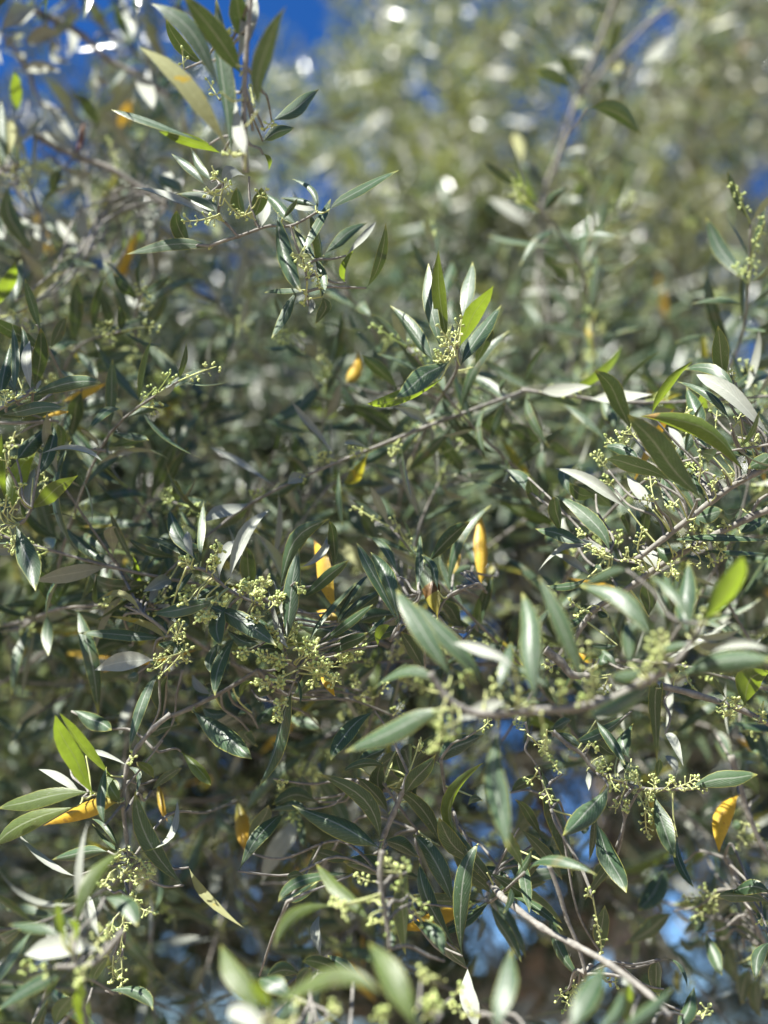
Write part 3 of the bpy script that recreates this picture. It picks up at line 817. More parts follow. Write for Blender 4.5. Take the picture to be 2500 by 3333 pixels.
hero_branch('flowering twig in sharp focus at centre with dense pale green buds and broad grey leaves', .60,
'''02 24 1215 375 1330 390 1420 460 1520 540 1660 605 1760 650 1830 760 1870 970 1950 1025
12 14 285 1040 230 1180 180 1300 140 1350''',
'''02 1290 345 1165 150 1095 -10 102 u .605
02 1282 352 1110 225 888 158 45 l
02 1262 312 1235 220 1220 138 60 p .595
02 1310 335 1308 150 1330 -60 55 u
02 1430 455 1475 260 1630 220 78 b
02 1500 445 1590 190 1762 -6 92 p .605
02 1600 565 1620 400 1600 240 108 d .63
02 1280 588 1370 520 1512 478 72 u
02 1130 602 1190 470 1262 400 46 u .61
02 1405 590 1200 640 985 672 108 l .59
02 1330 612 1580 725 1800 885 130 l .595
02 1472 640 1410 740 1440 882 116 l .585
02 1480 775 1560 840 1690 872 80 l .605
02 1540 820 1430 1000 1400 1212 92 u .60
02 1430 860 1370 960 1372 1062 72 u .61
12 200 885 232 560 286 246 115 u .58
12 165 540 250 220 482 55 115 u .605
12 510 385 518 220 480 70 72 d .62
12 280 585 450 455 612 322 84 u .595
12 290 372 430 290 480 138 55 b .60
12 345 862 480 650 672 462 42 u .59
12 530 725 630 540 742 415 42 u .605
12 540 742 680 600 872 498 62 u .60
12 415 885 610 730 772 614 64 u .588
12 680 792 430 770 145 650 112 u .61
12 640 745 800 690 935 680 105 d .625
12 450 935 590 870 735 800 88 l .60
12 700 870 850 800 1010 758 80 d .62
12 730 802 800 750 852 688 42 u .595
12 800 885 815 790 878 750 66 g .60
12 235 1130 150 1480 28 1802 84 u .60
12 215 900 150 760 85 500 46 b .585
12 205 830 195 680 120 460 34 b .585
12 200 950 80 900 -40 930 66 l .59
12 -20 690 60 760 140 880 100 l .60
12 520 662 445 400 385 190 112 y .62
12 420 1080 470 1130 520 1215 50 y .625
12 540 740 480 690 400 660 84 y .63
12 400 1030 350 1130 240 1220 100 d .62
12 270 1090 290 1180 290 1275 24 u .595
12 -20 1170 100 1160 260 1050 90 d .625''',
'''12 0 590 90 440 10
12 60 640 20 540 6
12 100 640 170 550 7
12 60 690 0 680 6
12 150 780 80 790 8
12 190 860 140 820 6
12 200 880 265 740 7
12 290 960 250 800 7
12 300 960 340 850 8
12 300 970 400 890 9
12 300 1020 460 980 10
12 310 1010 480 1000 7
12 240 980 30 940 9
12 280 1040 20 1140 11
12 150 1100 150 1140 4
12 300 1030 510 1080 8
12 200 1250 150 1265 4
12 190 1280 130 1350 6
12 420 1010 370 1150 6 .61
12 520 1000 600 920 8 .61
12 560 1020 600 950 6 .61
12 640 900 690 900 6 .61
02 1400 400 1380 320 8
02 1400 300 1430 230 5
02 1240 370 1200 320 5
02 1560 540 1600 470 10
02 1640 590 1640 480 6
02 1350 650 1300 710 7
02 1360 650 1360 680 5
02 1420 570 1430 600 4
02 1230 590 1190 580 4
02 1540 920 1600 920 9 .59
12 130 960 170 1010 5
12 260 470 300 520 5
12 560 1090 500 1110 5 .60''')

hero_branch('side twig left of the flowering twig with yellow edged leaves and one pale turned leaf', .605,
'''02 24 920 670 985 715 1050 765 1130 840 1185 910''',
'''02 922 672 770 540 615 615 48 o
02 1090 842 930 740 700 690 46 o
02 1070 842 800 810 510 800 78 l
02 1005 980 830 985 612 1042 132 p .59
02 1150 850 1060 880 1075 900 50 u
02 1075 890 1150 860 1130 958 80 l .595
02 900 625 860 450 818 340 52 u .66
02 930 645 905 470 868 300 50 g .66
02 960 640 955 500 972 380 56 u .66
02 1060 615 1030 480 1010 420 46 u .65
02 1080 592 1130 500 1222 420 70 u .63
02 1060 640 1000 560 1090 280 40 u .67
02 1180 700 1190 720 1228 760 82 u .595
02 1100 820 1080 770 1072 720 40 u
02 1050 1040 930 1230 840 1582 72 u .60
02 1060 1352 1035 1200 1082 1078 100 d .63
02 955 1465 1060 1425 1172 1395 104 d .61
02 900 1060 870 1090 820 1090 80 u .62
02 840 880 700 880 560 960 120 d .70
02 700 150 680 350 690 540 100 u .78''',
'''02 1130 850 1190 740 8
02 1160 870 1150 760 7
02 1180 930 1010 970 9
02 1180 940 1040 1080 8
02 1190 930 1220 980 8
02 1170 930 1240 900 6
02 1200 850 1140 820 5
02 1020 1030 1000 1000 4''')

hero_branch('bare grey twig below the flowering twig with one broad half lit leaf', .62,
'''02 32 1120 1340 1240 1290 1400 1210 1540 1130 1680 1040
02 17 1190 1040 1150 1200 1125 1380 1000 1560''',
'''02 1250 1305 1440 1440 1642 1622 152 l .615
02 1490 1320 1400 1330 1310 1290 85 l .63
02 465 1310 600 1360 730 1432 112 l .63
02 1380 1200 1300 1160 1250 1070 60 p .63
02 1370 1190 1400 1130 1330 1140 60 p .63
02 1640 1320 1600 1290 1550 1330 70 u .64
02 1560 1230 1580 1160 1640 1110 40 g .62
12 20 1420 60 1330 130 1280 90 u .64
12 430 1420 330 1380 220 1340 90 u .68
02 1620 1440 1600 1480 1680 1540 90 d .64''',
'''12 700 1180 640 1090 8 .66
12 640 1250 740 1160 8 .66
12 760 1230 860 1130 8 .66
12 900 1340 960 1260 7 .65
12 620 900 760 1000 9 .66''')

hero_branch('cluster of long grey leaves at centre standing over a yellowed leaf with a brown band', .60,
'''12 26 1240 760 1180 690 1080 760 950 740 880 850
12 20 950 740 1000 640 1060 590 1075 540
12 20 1180 690 1260 560 1440 480 1480 500''',
'''12 945 752 850 430 752 272 112 l .585
12 935 742 780 430 660 215 84 u .595
12 920 425 860 265 742 168 62 l .61
12 1190 705 1140 520 1080 330 122 s .59
12 1064 595 1068 350 1074 128 60 u .60
12 1125 345 1250 200 1400 75 102 d .63
12 1190 525 1155 380 1085 288 58 u .605
12 1470 505 1480 250 1462 20 96 y .66
12 1290 420 1295 330 1298 220 84 y .68
12 1482 470 1425 300 1330 200 72 u .70
12 1455 800 1470 650 1490 515 74 d .68
12 1350 765 1280 660 1205 580 92 d .64
12 1110 1045 1030 920 950 790 104 d .63
12 1420 360 1330 390 1210 440 50 u .68
12 1550 350 1530 420 1510 490 60 o .72
12 740 180 660 60 570 -60 90 u .76
12 910 160 860 20 800 -120 90 u .78
12 830 260 760 120 700 20 80 d .74
12 1520 520 1440 460 1380 540 60 u .70
12 720 420 620 300 540 240 90 o .72''',
'''12 1320 880 1440 800 9 .68
12 1440 820 1560 840 9 .70
12 900 830 960 900 7 .66
12 1000 870 880 960 9 .68
12 1090 990 960 1080 9 .68''')

hero_branch('nearest branch crossing the centre right, out of focus, with broad pale leaves held out sideways', .475,
'''22 62 1010 1050 850 1130 650 1240 400 1290 100 1310 -150 1330 -320 1290 -420 1210 -520 1060
22 34 1010 1050 1130 930 1200 820 1290 700''',
'''12 1275 1085 1075 760 925 515 160 l .49
12 1505 1155 1260 840 1025 598 140 l .475
12 1690 1025 1490 920 1290 868 82 p .47
12 1235 1135 980 1050 765 1172 80 l .49
12 1245 1288 930 1415 585 1585 162 l .475
12 1640 1250 1500 1285 1290 1392 110 p .47
22 150 1235 130 850 80 535 172 u .47
22 500 1155 330 750 185 428 132 u .475
22 925 835 740 590 455 490 140 u .47
22 935 1135 750 1260 490 1342 132 d .48
22 1100 1085 1380 975 1720 980 165 l .475
22 775 1000 772 850 758 720 100 u .49
22 1150 810 1135 580 1165 325 155 u .49
22 1200 770 1080 555 905 420 72 l .47
22 1240 730 1420 520 1515 300 160 g .48
22 1250 872 1020 890 780 1015 62 u .47
22 1300 935 1480 875 1690 915 72 p .48
22 860 1030 760 1080 660 1070 90 l .465
22 760 390 640 410 460 500 72 u .48
22 -80 1190 -30 1000 10 860 90 u .48
13 1570 -240 1565 160 1660 550 172 u .49
22 270 1165 130 1070 -20 1000 72 u .48''',
'''22 990 1040 900 860 7 .47
22 980 1000 990 800 8 .47
22 840 1130 940 960 6 .47
12 1240 1200 960 1100 9 .49
12 1250 1220 1200 1400 8 .47
12 1270 1290 1290 1480 7 .47
12 1250 1400 1150 1560 9 .465
12 1290 1130 1410 1060 8 .49
12 1500 1250 1640 1080 8 .48
22 200 1320 230 1600 10 .47
22 540 1250 560 1080 8 .48
22 540 1240 510 870 6 .50
22 320 1280 330 1130 8 .475
22 420 1290 470 1220 5 .475
22 80 1310 60 1180 6 .475
22 1220 740 1320 640 5 .48''')

hero_branch('thick grey branch entering at the right edge with dark pointed leaf and many buds', .60,
'''21 46 1690 1375 1500 1470 1330 1590 1180 1705 1010 1840 820 1985
22 18 820 320 700 330 640 280''',
'''21 1240 1592 1000 1310 775 1035 172 d .555
21 1542 1435 1260 1130 848 1055 128 k .575
21 1062 1482 820 1370 622 1335 112 d .60
21 840 1335 740 1265 608 1245 82 u .61
21 925 1045 1015 870 1188 692 62 g .60
21 1465 905 1330 745 1130 750 78 l .595
21 1435 1095 1290 895 1088 825 62 u .59
21 1690 1165 1430 905 1215 778 112 b .585
21 1395 835 1375 650 1355 458 116 d .605
21 1285 1195 1200 1000 1150 858 112 l .61
21 785 1155 690 920 558 748 120 d .66
21 690 1150 650 1000 610 890 90 u .70
21 640 1240 500 1070 330 960 50 u .70
21 770 1655 540 1495 295 1388 80 b .60
21 930 1660 850 1555 758 1428 82 b .605
22 645 275 530 60 285 -98 112 l .60
22 330 145 310 30 278 -85 90 d .615
22 500 220 330 160 168 118 92 l .60
22 705 325 430 225 188 392 58 b .595
22 525 425 410 345 290 288 58 b .605
22 505 440 370 500 235 488 56 u .60
22 945 385 910 310 840 262 100 b .60
22 1210 50 1280 30 1385 0 110 l .585
21 1690 1320 1640 1340 1550 1390 110 l .585
21 1140 1290 1090 1200 1030 1120 70 p .61
21 1300 1290 1240 1220 1180 1130 70 u .615
22 600 400 560 380 530 420 70 l .595
21 400 1570 350 1420 440 1360 90 u .63
21 560 1560 460 1560 390 1480 90 d .63
21 120 1450 150 1540 190 1660 90 d .64
21 -20 1400 60 1440 130 1560 100 u .66
21 1440 880 1405 800 1400 735 26 p
21 1460 880 1450 800 1430 730 26 p
21 1290 1000 1260 960 1245 910 60 g .63''',
'''21 1230 1480 1240 1280 9 .59
21 1200 1200 1160 1040 8 .60
21 1280 1160 1180 1080 8 .60
21 1330 1240 1350 1000 8 .605
21 1500 1050 1560 1330 8 .59
21 1560 1220 1620 1200 7 .59
21 1440 1150 1500 1040 8 .59
21 960 1660 910 1430 10 .59
21 940 1600 870 1590 7 .585
21 1100 1590 1030 1640 8 .585
21 1330 1530 1330 1480 9 .58
21 1380 1400 1440 1440 6 .595
21 760 1240 700 1160 10 .61
21 700 1260 620 1180 10 .62
21 640 1400 560 1290 11 .63
21 680 1520 620 1440 11 .63
21 830 1200 770 1130 9 .61
21 1470 830 1440 760 5 .605
21 1120 1040 1160 1020 5 .61
22 660 310 500 240 8 .59
22 640 320 560 250 7 .59
22 820 320 740 290 8 .59
22 850 330 840 380 6 .59
22 430 190 470 150 6 .61
22 600 100 700 180 9 .63''')

hero_branch('second grey branch running beside the thick one, nodding leaves along it', .615,
'''22 44 1680 0 1560 50 1340 160 1130 270 920 400 740 530 560 640 480 740 400 880
22 24 1560 50 1620 -60 1720 -120''',
'''22 1022 205 1330 165 1690 205 52 u .60
22 1240 272 1450 262 1690 288 30 u .605
22 1500 155 1580 100 1690 50 72 l .61
22 905 695 905 570 890 448 112 d .62
22 1390 200 1370 260 1360 330 60 d .62
22 1060 260 1010 280 950 240 110 u .61
22 1080 120 1010 60 940 -10 70 d .62
22 340 790 400 740 480 700 62 u .615
22 1500 -20 1440 30 1390 0 80 d .61
22 1600 -20 1620 60 1650 70 80 d .615
22 880 220 870 110 900 -20 80 d .64
22 1280 120 1230 60 1220 -20 70 u .63
22 640 700 600 680 570 660 50 u .61
22 780 180 760 60 740 30 60 d .64
22 420 190 340 90 380 60 60 b .66
22 700 880 620 890 500 880 40 u .60''',
'''22 1180 240 1260 230 8 .61
22 1280 230 1320 350 8 .61
22 1330 200 1400 300 7 .61
22 1200 150 1200 80 7 .61
22 830 260 860 130 9 .60
22 960 400 1000 290 6 .61
22 1030 440 1060 360 9 .60
22 1010 420 1080 400 7 .60
22 1120 300 1150 170 7 .61
22 500 660 390 580 8 .605
22 540 620 440 690 6 .605
22 700 250 720 140 9 .63
22 1440 100 1380 100 6 .61
22 1240 350 1180 340 5 .61''')

hero_branch('stout brown twig at the right edge with one yellow green translucent leaf', .62,
'''22 50 880 1090 940 1130 1200 1200 1480 1290 1700 1400
22 60 230 910 330 990 400 1070 520 1080''',
'''22 1530 1275 1560 1120 1700 1050 165 g .60
22 1410 1230 1360 1160 1320 1080 30 d .61
22 980 1160 950 1200 955 1660 95 d .60
22 1010 1460 1060 1500 1130 1670 62 p .61
22 660 1070 600 1130 580 1050 90 d .63
22 540 1000 500 960 440 930 60 y .64
22 580 970 540 950 470 990 40 g .64
22 700 1010 640 960 600 900 70 u .66
22 650 1000 600 960 690 900 90 u .66''',
'''22 1400 1250 1370 1310 7 .61
22 1400 1310 1440 1320 6 .61
22 1480 1280 1460 1230 6 .61
22 1620 1370 1640 1320 6 .61
22 1660 1390 1650 1260 5 .61
22 1100 1060 1130 1000 6 .62
22 1220 1180 1130 1030 6 .63
22 300 1000 240 1020 7 .62
22 640 1090 610 1180 7 .62''')

hero_branch('long flowering twig reaching towards the right edge, ending in a bright lit leaf', .60,
'''22 30 280 1440 380 1530 470 1590 540 1680 650 1740 850 1810 1000 1820 1180 1815
22 16 100 1380 120 1480 100 1560 170 1660 220 1800 270 1950''',
'''23 1150 155 1390 88 1612 70 112 l .595
23 640 140 520 280 342 462 142 l .585
23 190 20 320 370 412 725 122 d .60
23 940 188 1000 410 1078 604 122 u .59
23 1090 470 1105 630 1198 795 62 u .60
23 555 370 650 600 758 832 132 u .605
23 545 300 548 460 515 622 52 d .61
23 690 535 620 690 485 880 68 d .60
23 590 1225 595 1080 620 910 105 d .61
23 440 400 490 420 500 440 60 u .63
23 660 720 590 700 540 830 110 u .64
23 500 40 520 100 510 170 40 b .60
22 790 1310 600 1450 430 1500 80 d .62
22 560 1370 650 1480 750 1660 70 l .61
22 700 1600 620 1560 520 1490 72 d .62
22 790 1620 730 1500 800 1390 110 l .62
22 480 1560 380 1490 290 1450 62 u .61
22 270 1440 340 1390 400 1370 70 d .62
23 820 30 760 0 720 -60 50 u .61
23 700 60 730 0 740 -40 50 p .61
23 960 80 970 20 975 -40 50 d .61
23 1080 60 1060 -20 1010 -60 60 p .615
23 0 180 80 130 180 60 80 d .63
23 650 290 600 270 540 240 60 d .62''',
'''23 650 60 690 160 6 .59
23 660 90 770 90 6 .59
23 850 150 830 60 7 .59
23 940 160 930 70 7 .59
23 920 160 910 220 6 .59
23 840 190 910 330 9 .59
23 900 250 920 350 7 .595
23 880 300 900 460 9 .60
23 1000 160 1060 90 6 .59
23 1060 150 1220 80 9 .585
23 1150 160 1260 120 8 .585
23 720 250 760 270 6 .60
23 700 280 670 270 5 .60
23 180 40 120 110 5 .59
23 210 100 270 240 7 .59
23 620 10 580 20 6 .59
22 240 1430 210 1560 12 .58
22 140 1480 240 1600 10 .59
22 520 1500 560 1540 7 .60
22 600 1600 640 1680 8 .60
22 820 1760 780 1700 7 .60
22 40 1420 60 1360 6 .61
23 540 870 500 820 5 .58
23 540 860 600 1210 11 .58
23 780 -20 820 60 6 .61
23 340 60 280 -20 7 .62''')

hero_branch('hanging grey twig low in the middle with broad dark leaves, one half lit', .60,
'''13 38 1000 60 965 160 900 320 845 450 815 560 808 700 830 870
13 26 d=.61,.64 1210 -40 1240 160 1310 360 1400 500
13 22 d=.62,.63 840 120 960 300 1060 430''',
'''13 818 545 560 395 242 258 150 l .595
13 812 492 720 240 415 55 118 d .60
13 850 490 950 530 1075 605 105 d .61
13 1202 525 1090 290 865 138 100 d .61
13 962 188 1050 90 1180 -70 112 d .59
13 1292 925 1180 640 1028 448 130 u .60
13 1352 1245 1345 800 1452 508 120 u .59
13 1355 500 1270 250 1492 -15 80 g .60
13 1482 665 1290 520 1198 338 120 d .615
13 1090 745 820 680 575 628 132 d .625
13 655 620 500 595 372 548 76 d .63
13 1310 1205 1120 870 1072 635 102 u .605
13 1385 1325 1300 1250 1230 1160 85 d .61
13 1665 745 1540 690 1428 655 82 l .60
13 -110 690 50 430 185 322 110 l .60
13 40 770 160 530 310 340 132 b .72
13 860 20 720 -10 560 50 60 d .61
13 1000 80 940 20 930 -80 100 d .62
13 870 320 780 190 660 80 90 d .63
13 840 230 800 120 830 -20 110 d .63
13 1480 230 1430 220 1385 262 50 d .61
13 1530 835 1460 760 1400 720 80 d .62
13 1210 480 1180 400 1140 310 80 u .63
13 410 240 260 200 110 260 110 d .64
13 380 220 330 160 300 60 90 d .66
13 1060 220 1020 190 1060 100 80 d .62
13 330 290 240 260 100 300 70 l .62
13 -60 560 30 400 90 260 100 d .66
12 940 1560 990 1590 1010 1700 120 d .64
12 1180 1640 1310 1545 1492 1468 132 d .61
12 780 1310 600 1440 498 1632 112 l .605
12 1020 1660 1100 1560 1220 1440 90 d .63
12 640 1650 750 1600 860 1540 80 d .62
12 920 1560 880 1620 780 1680 80 d .62''',
'''13 815 560 850 600 4 .59
12 1080 1480 1060 1560 6 .60
12 1440 1440 1530 1370 7 .60
13 120 90 180 130 7 .63''')

hero_branch('leaning twig at the lower right running down from the dark leaves, bark flecked with light', .575,
'''13 46 d=.60,.50 1530 760 1600 850 1660 900 1870 1060 2080 1170 2310 1300 2560 1490 2700 1640
23 30 255 650 320 830 370 1000 440 1170 495 1360''',
'''23 -150 700 110 850 342 1030 102 d .60
23 40 550 100 750 122 965 82 u .595
23 60 410 225 580 342 752 82 d .60
23 472 1405 310 1180 265 958 82 u .60
23 200 480 130 330 30 220 70 d .62
23 60 880 60 700 -20 600 100 u .64
23 280 600 250 540 190 470 60 u .63
23 965 1265 950 1380 972 1515 92 d .60
23 980 1270 1100 1290 1155 1450 22 u .60
23 1000 1460 970 1470 910 1462 22 g .60''',
'''23 440 1420 350 1600 10 .60
23 350 1480 320 1500 4 .60
23 420 1390 410 1460 6 .60
23 660 1370 640 1400 5 .60
23 1240 1640 1290 1570 4 .57
23 660 1410 710 1400 5 .60''')

hero_branch('hanging twig at the lower left with yellow leaf, curled strip and long two tone leaves', .585,
'''02 34 1110 1330 1000 1420 900 1540 840 1640 825 1680 800 1880 822 2120 850 2330 852 2540
03 15 800 160 880 70 960 -30 1060 -160
03 14 790 160 700 170 620 195 540 215''',
'''03 615 188 470 -70 358 -322 132 g .58
03 720 70 540 -120 388 -338 72 g .59
03 545 212 400 90 250 28 60 b .575
03 600 172 260 215 -20 292 122 h .58
03 768 247 560 275 280 397 118 y .58
03 500 270 150 380 -30 528 130 h .59
03 680 392 655 190 696 8 68 u .565
03 785 242 720 150 690 60 112 h .58
03 775 545 690 400 600 350 46 u .585
03 860 565 1100 490 1152 228 36 b .575
03 500 728 280 615 108 430 46 p .575
03 1195 782 970 500 880 172 132 u .59
03 705 562 520 570 338 622 92 u .60
03 1022 90 1040 230 1088 372 46 y .65
03 985 170 1080 80 1185 20 56 d .64
03 1175 -90 1290 20 1372 132 82 h .60
03 1230 668 1360 880 1592 1062 62 o .59
03 890 -20 950 20 1002 82 62 g .59
03 700 800 560 780 390 900 80 d .61
03 1540 230 1570 380 1600 560 100 y .70
03 460 30 520 60 570 160 60 u .62
02 560 1600 650 1590 820 1660 36 p .60
03 820 10 900 60 880 200 40 u .60
03 640 1120 600 940 560 840 50 b .57
03 780 560 700 500 600 380 30 u .58
03 820 780 800 950 920 1000 60 u .63''',
'''03 860 570 930 650 8 .575
03 920 620 980 700 9 .575
03 840 660 780 720 7 .57
03 850 680 820 700 6 .57
03 850 740 930 720 7 .575
03 720 700 680 780 9 .57
03 760 630 780 590 6 .58
03 860 860 1000 960 9 .58
03 890 830 880 880 4 .58
03 810 1060 790 1250 10 .58
03 790 1250 780 1470 14 .58
03 740 1240 740 1400 8 .585
03 740 1000 700 1110 10 .57
03 800 1000 820 1060 6 .57
02 845 1600 860 1620 3 .58''')

hero_branch('near sprig in the bottom left corner, out of focus, with a broad pale striped leaf', .475,
'''03 40 800 1080 720 1180 610 1290 480 1310 370 1315
03 36 480 1240 520 1340 540 1440 560 1700''',
'''03 480 1100 590 750 795 555 115 h .465
03 640 1130 530 790 575 370 60 b .50
03 650 1200 400 1190 158 1242 182 p .475
03 400 1112 230 1060 55 1045 82 l .48
03 445 1180 395 1030 376 885 58 g .475
03 680 865 820 900 892 1052 130 l .50
03 480 1325 230 1430 -40 1610 112 l .475
03 545 1400 530 1560 590 1800 112 g .475
03 600 1455 630 1340 715 1245 72 d .56
03 690 1470 890 1470 992 1602 92 l .57
03 350 1700 400 1590 480 1500 110 d .53
03 470 1200 420 1120 440 1040 60 b .48
03 480 1180 500 1060 430 1010 50 g .48
03 560 900 600 980 640 1120 50 b .52''',
'''03 560 1310 530 1380 7 .47
03 520 1340 500 1420 8 .47
03 300 1310 160 1300 10 .50
03 330 1310 290 1330 5 .49
03 620 1180 660 1080 8 .50
03 700 1150 710 1050 8 .51''')

hero_branch('nearest sprig at the bottom edge, strongly blurred, with large pale green curving leaves', .425,
'''13 60 d=.43,.42 200 1760 80 1640 0 1700
13 50 1060 1700 1050 1760 1000 1900''',
'''03 1720 1660 1550 1400 1428 1172 172 h .425
03 1800 1740 1600 1640 1490 1580 150 b .42
13 80 1605 470 1380 825 1472 132 h .42
13 1050 1720 900 1400 738 1155 205 h .42
13 110 1590 40 1500 -20 1400 90 g .42
13 280 1640 200 1600 100 1720 110 u .42
13 250 1520 120 1420 30 1390 150 l .50
13 260 1480 310 1390 362 1318 80 d .55
13 560 1372 440 1290 308 1282 92 d .56
13 690 1392 580 1310 470 1240 82 u .56
13 300 1360 180 1340 80 1372 100 d .56
13 500 1380 420 1420 330 1480 80 d .56
13 432 1255 400 1100 418 978 72 b .60''',
'''13 1040 1600 1160 1500 10 .44
13 1100 1640 1200 1560 9 .44
13 560 1600 500 1560 8 .44
13 840 1700 830 1600 9 .43
13 280 1540 290 1490 5 .45
13 1080 1420 1110 1350 6 .46
13 1300 1500 1330 1430 5 .50''')

hero_branch('near sprig above the bottom edge with arched light green leaves and one black leaf', .51,
'''13 34 830 560 815 700 830 870 855 1000 880 1200
13 20 d=.56,.60 210 890 110 1130 30 1370''',
'''13 742 1005 560 830 395 645 102 h .50
13 530 920 270 960 128 1195 92 h .50
13 640 712 330 740 148 890 72 u .57
13 430 742 300 840 150 880 72 u .58
13 985 700 965 950 985 1235 110 d .52
13 1232 1275 1170 1080 1012 1020 112 l .53
13 330 720 260 720 208 722 60 d .60
13 830 860 850 920 870 1000 70 p .53
13 440 500 400 600 330 700 70 d .62
13 880 1210 890 1130 880 1050 50 u .52''',
'''13 840 570 840 640 6 .52
13 860 590 950 660 6 .51
13 960 660 990 640 5 .51
13 950 700 930 810 6 .51
13 790 760 660 720 8 .54
13 530 930 530 880 7 .50
13 560 920 590 950 5 .50
13 850 980 790 1020 7 .51
13 860 1020 900 1080 7 .51
13 1000 840 1100 930 7 .53
13 1020 900 1140 1020 6 .53
13 800 880 770 870 3 .52''')

hero_branch('nearest leafy tips at the bottom right corner, strongly blurred, pointing straight up', .43,
'''23 50 d=.43,.42 420 1800 380 1700 300 1780
23 40 700 1800 660 1720 600 1760''',
'''23 385 1735 500 1510 612 1305 180 u .43
23 720 1735 900 1600 1062 1450 112 u .43
13 1570 1735 1620 1480 1680 1195 165 u .43
23 1100 1735 1150 1600 1205 1440 102 u .55
23 560 1735 690 1600 730 1460 90 u .44
23 800 1735 770 1580 780 1420 90 g .50
13 1450 1735 1400 1540 1380 1330 120 b .56
23 840 1500 740 1420 700 1420 60 p .50''',
'''13 1440 1640 1400 1560 8 .50
13 1350 1620 1280 1560 8 .50
23 1250 1660 1290 1570 5 .56''')

hero_branch('right edge branch, soft focus, with orange yellow leaf and small lit leaves', .68,
'''23 40 1440 -60 1510 190 1560 340 1640 520 1720 640
23 36 1400 600 1460 700 1530 880 1600 1040 1680 1200''',
'''23 1500 195 1385 300 1362 570 122 y .66
23 1010 660 950 800 838 950 142 l .72
23 1060 950 930 1060 748 1172 112 d .70
23 1278 1090 1320 1230 1382 1372 92 l .68
23 1700 835 1560 790 1440 838 105 l .60
23 1700 900 1500 850 1350 862 90 d .62
23 1700 1150 1620 1230 1598 1408 92 l .59
23 1500 370 1470 390 1440 400 70 u .69
23 1330 960 1240 1010 1130 1110 80 d .74
23 1480 900 1540 1060 1620 1200 100 d .72
23 1490 1290 1530 1290 1590 1310 60 l .70
23 1600 970 1640 1000 1660 900 60 u .64
23 1260 560 1230 590 1210 640 60 g .78
23 1560 1330 1520 1450 1510 1560 100 d .72
23 1230 960 1230 1040 1240 1090 70 l .74
23 1340 940 1400 1100 1480 1250 100 d .76
23 1420 1180 1440 1300 1500 1420 100 d .76
23 1250 1100 1180 1180 1100 1120 70 d .78
23 1620 200 1560 100 1460 140 90 d .70
22 1330 1420 1380 1520 1440 1640 90 u .78
23 1640 1380 1600 1500 1640 1640 90 d .72''',
'''23 1330 850 1130 860 12 .69
23 1320 860 1180 1000 12 .69
23 1330 870 1240 800 10 .69
23 1350 870 1330 950 8 .69
23 1560 340 1600 480 8 .70
23 1540 360 1480 540 8 .70
23 1640 980 1640 1030 3 .62''')

hero_branch('soft branch at the upper left whose pale twig crosses the blue sky', .86,
'''00 44 200 60 370 130 550 240 680 370 860 470 1000 560 1100 620
00 26 150 400 195 500 230 600 290 700''',
'''00 390 200 290 225 170 275 112 p .84
00 110 455 260 440 400 462 74 b .84
00 100 755 108 600 95 455 76 g .80
00 240 640 370 750 482 925 62 p .88
00 640 840 580 710 490 605 78 d .84
00 590 560 650 530 722 565 62 p .84
00 870 450 955 580 1012 722 104 p .82
00 0 200 110 115 232 58 132 b .80
00 870 300 830 190 770 50 80 u .9
00 900 260 850 120 790 -10 56 p .9
00 400 340 360 300 340 370 80 p .88
00 430 180 480 260 440 370 70 p .9
00 330 330 380 400 460 400 50 b .9
00 500 20 440 80 350 130 40 b .84
00 20 330 80 250 160 230 60 p .86
00 20 200 -40 300 10 420 80 p .86
00 160 400 140 380 120 340 60 p .86''',
'''00 180 60 120 20 9 .86
00 300 180 260 110 9 .86
00 60 300 140 240 9 .86
00 240 60 200 10 8 .86
00 420 20 400 -40 8 .86''')
hero_branch('soft brown twig below the upper sky gap with pale leaves and one dry leaf', .80,
'''00 46 200 860 320 930 480 1010 720 1100 940 1240 1090 1340
00 30 -40 1130 100 1090 160 1040''',
'''00 490 1010 520 910 545 795 42 r .80
00 405 1090 360 1180 332 1290 78 d .78
00 60 1195 70 1420 225 1652 115 d .72
00 590 1655 535 1450 520 1275 92 p .80
00 545 1655 450 1550 368 1430 62 p .80
00 345 1605 240 1510 138 1418 72 p .78
00 120 945 205 850 295 755 56 p .78
00 62 1035 62 900 75 775 84 o .76
00 22 1100 10 900 8 640 64 u .74
00 260 860 330 900 470 980 60 p .80
00 1080 1260 1100 1180 1030 1050 80 p .74
00 1200 1270 1100 1180 1020 1130 80 l .72
00 700 1650 640 1500 720 1380 80 u .84
00 460 1200 520 1150 620 1120 80 p .88
00 30 1560 20 1480 60 1340 80 u .76
00 1000 1640 960 1480 960 1300 90 p .9
01 640 190 690 340 750 545 72 d .74
01 970 390 850 290 660 210 82 p .78
01 170 340 300 200 460 90 72 o .72
01 340 130 440 60 630 75 62 l .74
01 -20 330 50 200 100 40 100 g .70
01 100 300 110 170 135 30 60 u .70''',
'''00 100 1060 40 1160 8 .74
00 760 1100 700 900 8 .8
01 450 110 560 180 10 .76
01 180 340 260 420 9 .70
01 100 380 220 480 10 .70
01 0 400 90 380 9 .70
01 500 120 480 180 8 .8''')
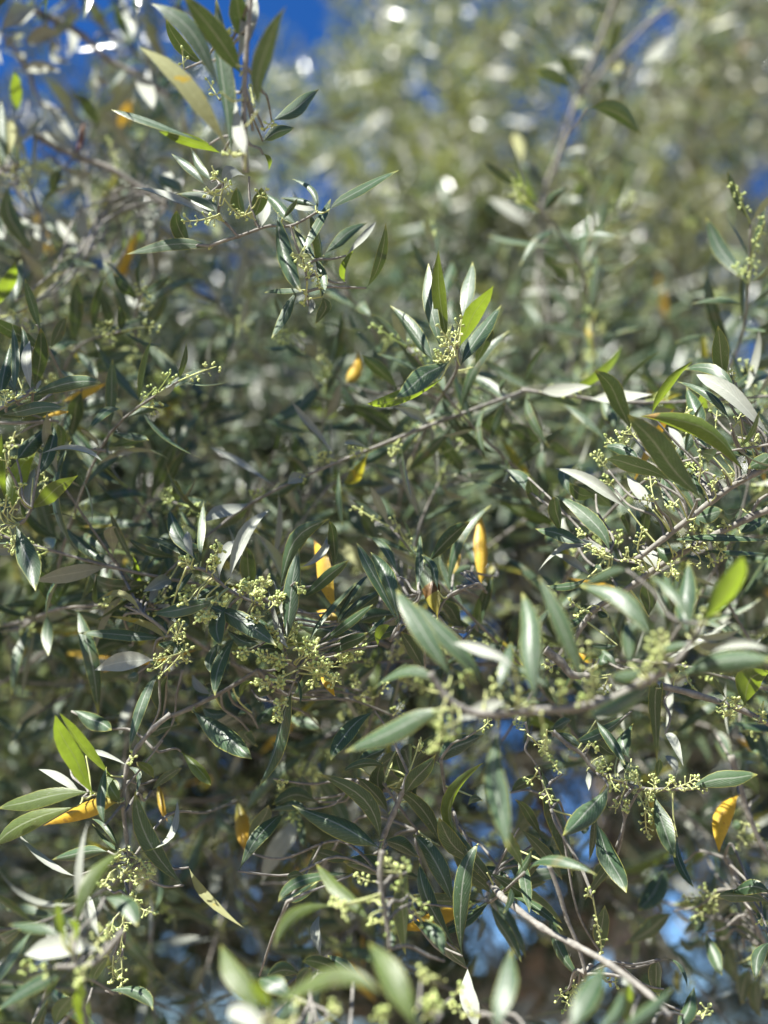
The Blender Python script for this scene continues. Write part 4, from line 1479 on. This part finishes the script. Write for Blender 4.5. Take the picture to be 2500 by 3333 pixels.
hero_branch('slender upright branch at the upper right, soft focus, with one dark leaf turned out', 1.02,
'''20 36 200 1660 220 1280 330 980 430 660 560 330 700 -60
20 30 450 620 560 510 680 370 900 150 1080 20
20 20 580 620 700 530 830 430''',
'''20 500 712 690 735 857 885 122 d .70
20 405 585 290 500 178 460 84 d .85
20 430 505 370 430 328 345 82 d
20 185 1390 105 1250 45 1110 84 g
20 222 1230 150 1110 55 1060 62 l
20 390 1390 450 1220 500 1020 50 g
20 390 1400 480 1260 562 1108 76 d
20 130 1480 10 1370 -150 1285 84 p
20 870 440 950 330 1042 220 84 p
20 640 390 680 250 742 110 62 d
20 620 660 640 580 620 520 70 d
20 80 1060 70 960 20 870 80 o
20 340 1000 430 960 510 980 70 p
20 400 470 330 440 200 450 50 p
20 520 80 560 30 640 60 60 d
20 400 360 460 340 550 380 60 p
20 700 480 690 440 640 450 90 o
20 340 1440 300 1460 240 1480 60 p
21 400 185 300 90 205 -5 64 d .82
21 212 530 150 390 78 288 64 u .98
21 275 575 380 440 490 328 50 u .98
21 400 215 240 220 80 250 70 p 1.0''',
'''20 420 290 640 290 10 1.02
20 900 100 960 40 10 1.02
20 1120 40 1380 120 12 1.02
21 200 560 260 620 9 1.0
20 440 640 480 700 8 1.0''')
# ------------------------------------------------------------------ labels of the branches further in: what they stand beside
MARKS = [('the blurred top shoot', 780, 250), ('the forked pale twig', 800, 760), ('the upright glowing sprig', 1480, 1080), ('the fanned sprig at the left edge', 130, 1270),
         ('the yellow green sprig at the left edge', 120, 1600), ('the dense flowering twig', 880, 1950), ('the pale turned leaf', 420, 2150), ('the leaf with a brown band', 1390, 1910),
         ('the thick grey branch', 2200, 1600), ('the translucent leaf at the right edge', 2450, 2250), ('the bright lit leaf', 2350, 2550), ('the hanging dark leaves', 1250, 2750),
         ('the low yellow leaf', 260, 2660), ('the pale striped leaf', 200, 3110), ('the orange yellow leaf', 2350, 2680), ('the dark leaf turned out at upper right', 2000, 400),
         ('the sky gap at the upper left', 300, 250), ('the blue sky gaps low down', 1950, 2950), ('the orange leaf above the middle', 1150, 1190), ('the white lit leaf on the left', 490, 290),
         ('the dry brown leaf at the upper left', 255, 450), ('the blotched green leaf', 2300, 1300), ('the blurred white twig on the left', 620, 560),
         ('the shaded hollow on the left', 250, 2000), ('the large bluish near leaf', 1720, 2100), ('the big pale near leaf', 1300, 2370)]
def heading(lean):
    a = math.degrees(lean) % 360
    return ['pointing up', 'leaning up to the right', 'held out to the right', 'drooping to the right', 'hanging straight down', 'drooping to the left', 'held out to the left', 'leaning up to the left'][int((a + 22.5) // 45) % 8]
def where(dx, dy):
    if math.hypot(dx, dy) < 90: return 'right behind'
    a = math.degrees(math.atan2(dx, -dy)) % 360
    return ['above', 'above and right of', 'right of', 'below and right of', 'below', 'below and left of', 'left of', 'above and left of'][int((a + 22.5) // 45) % 8]
taken = set()
for r, sx, sy, D, lean in sorted(MIDS, key=lambda m: m[3]):
    ms = sorted(MARKS, key=lambda m: math.hypot(m[1] - sx, m[2] - sy))
    done = None
    for far in ('', 'soft ', 'deeper ', 'blurred '):
        for nm, mx, my in ms[:7]:
            for tail in (True,):
                t = f'{far}olive branch {where(sx - mx, sy - my)} {nm}, {heading(lean)}'
                if t not in taken and len(t.replace('-', ' ').split()) <= 16 and done is None: done = t
    taken.add(done)
    prop(r, done, 'branch', 'olive branches further in')
for r, _, _ in HERO: r['group'] = 'olive branches nearest the viewer'
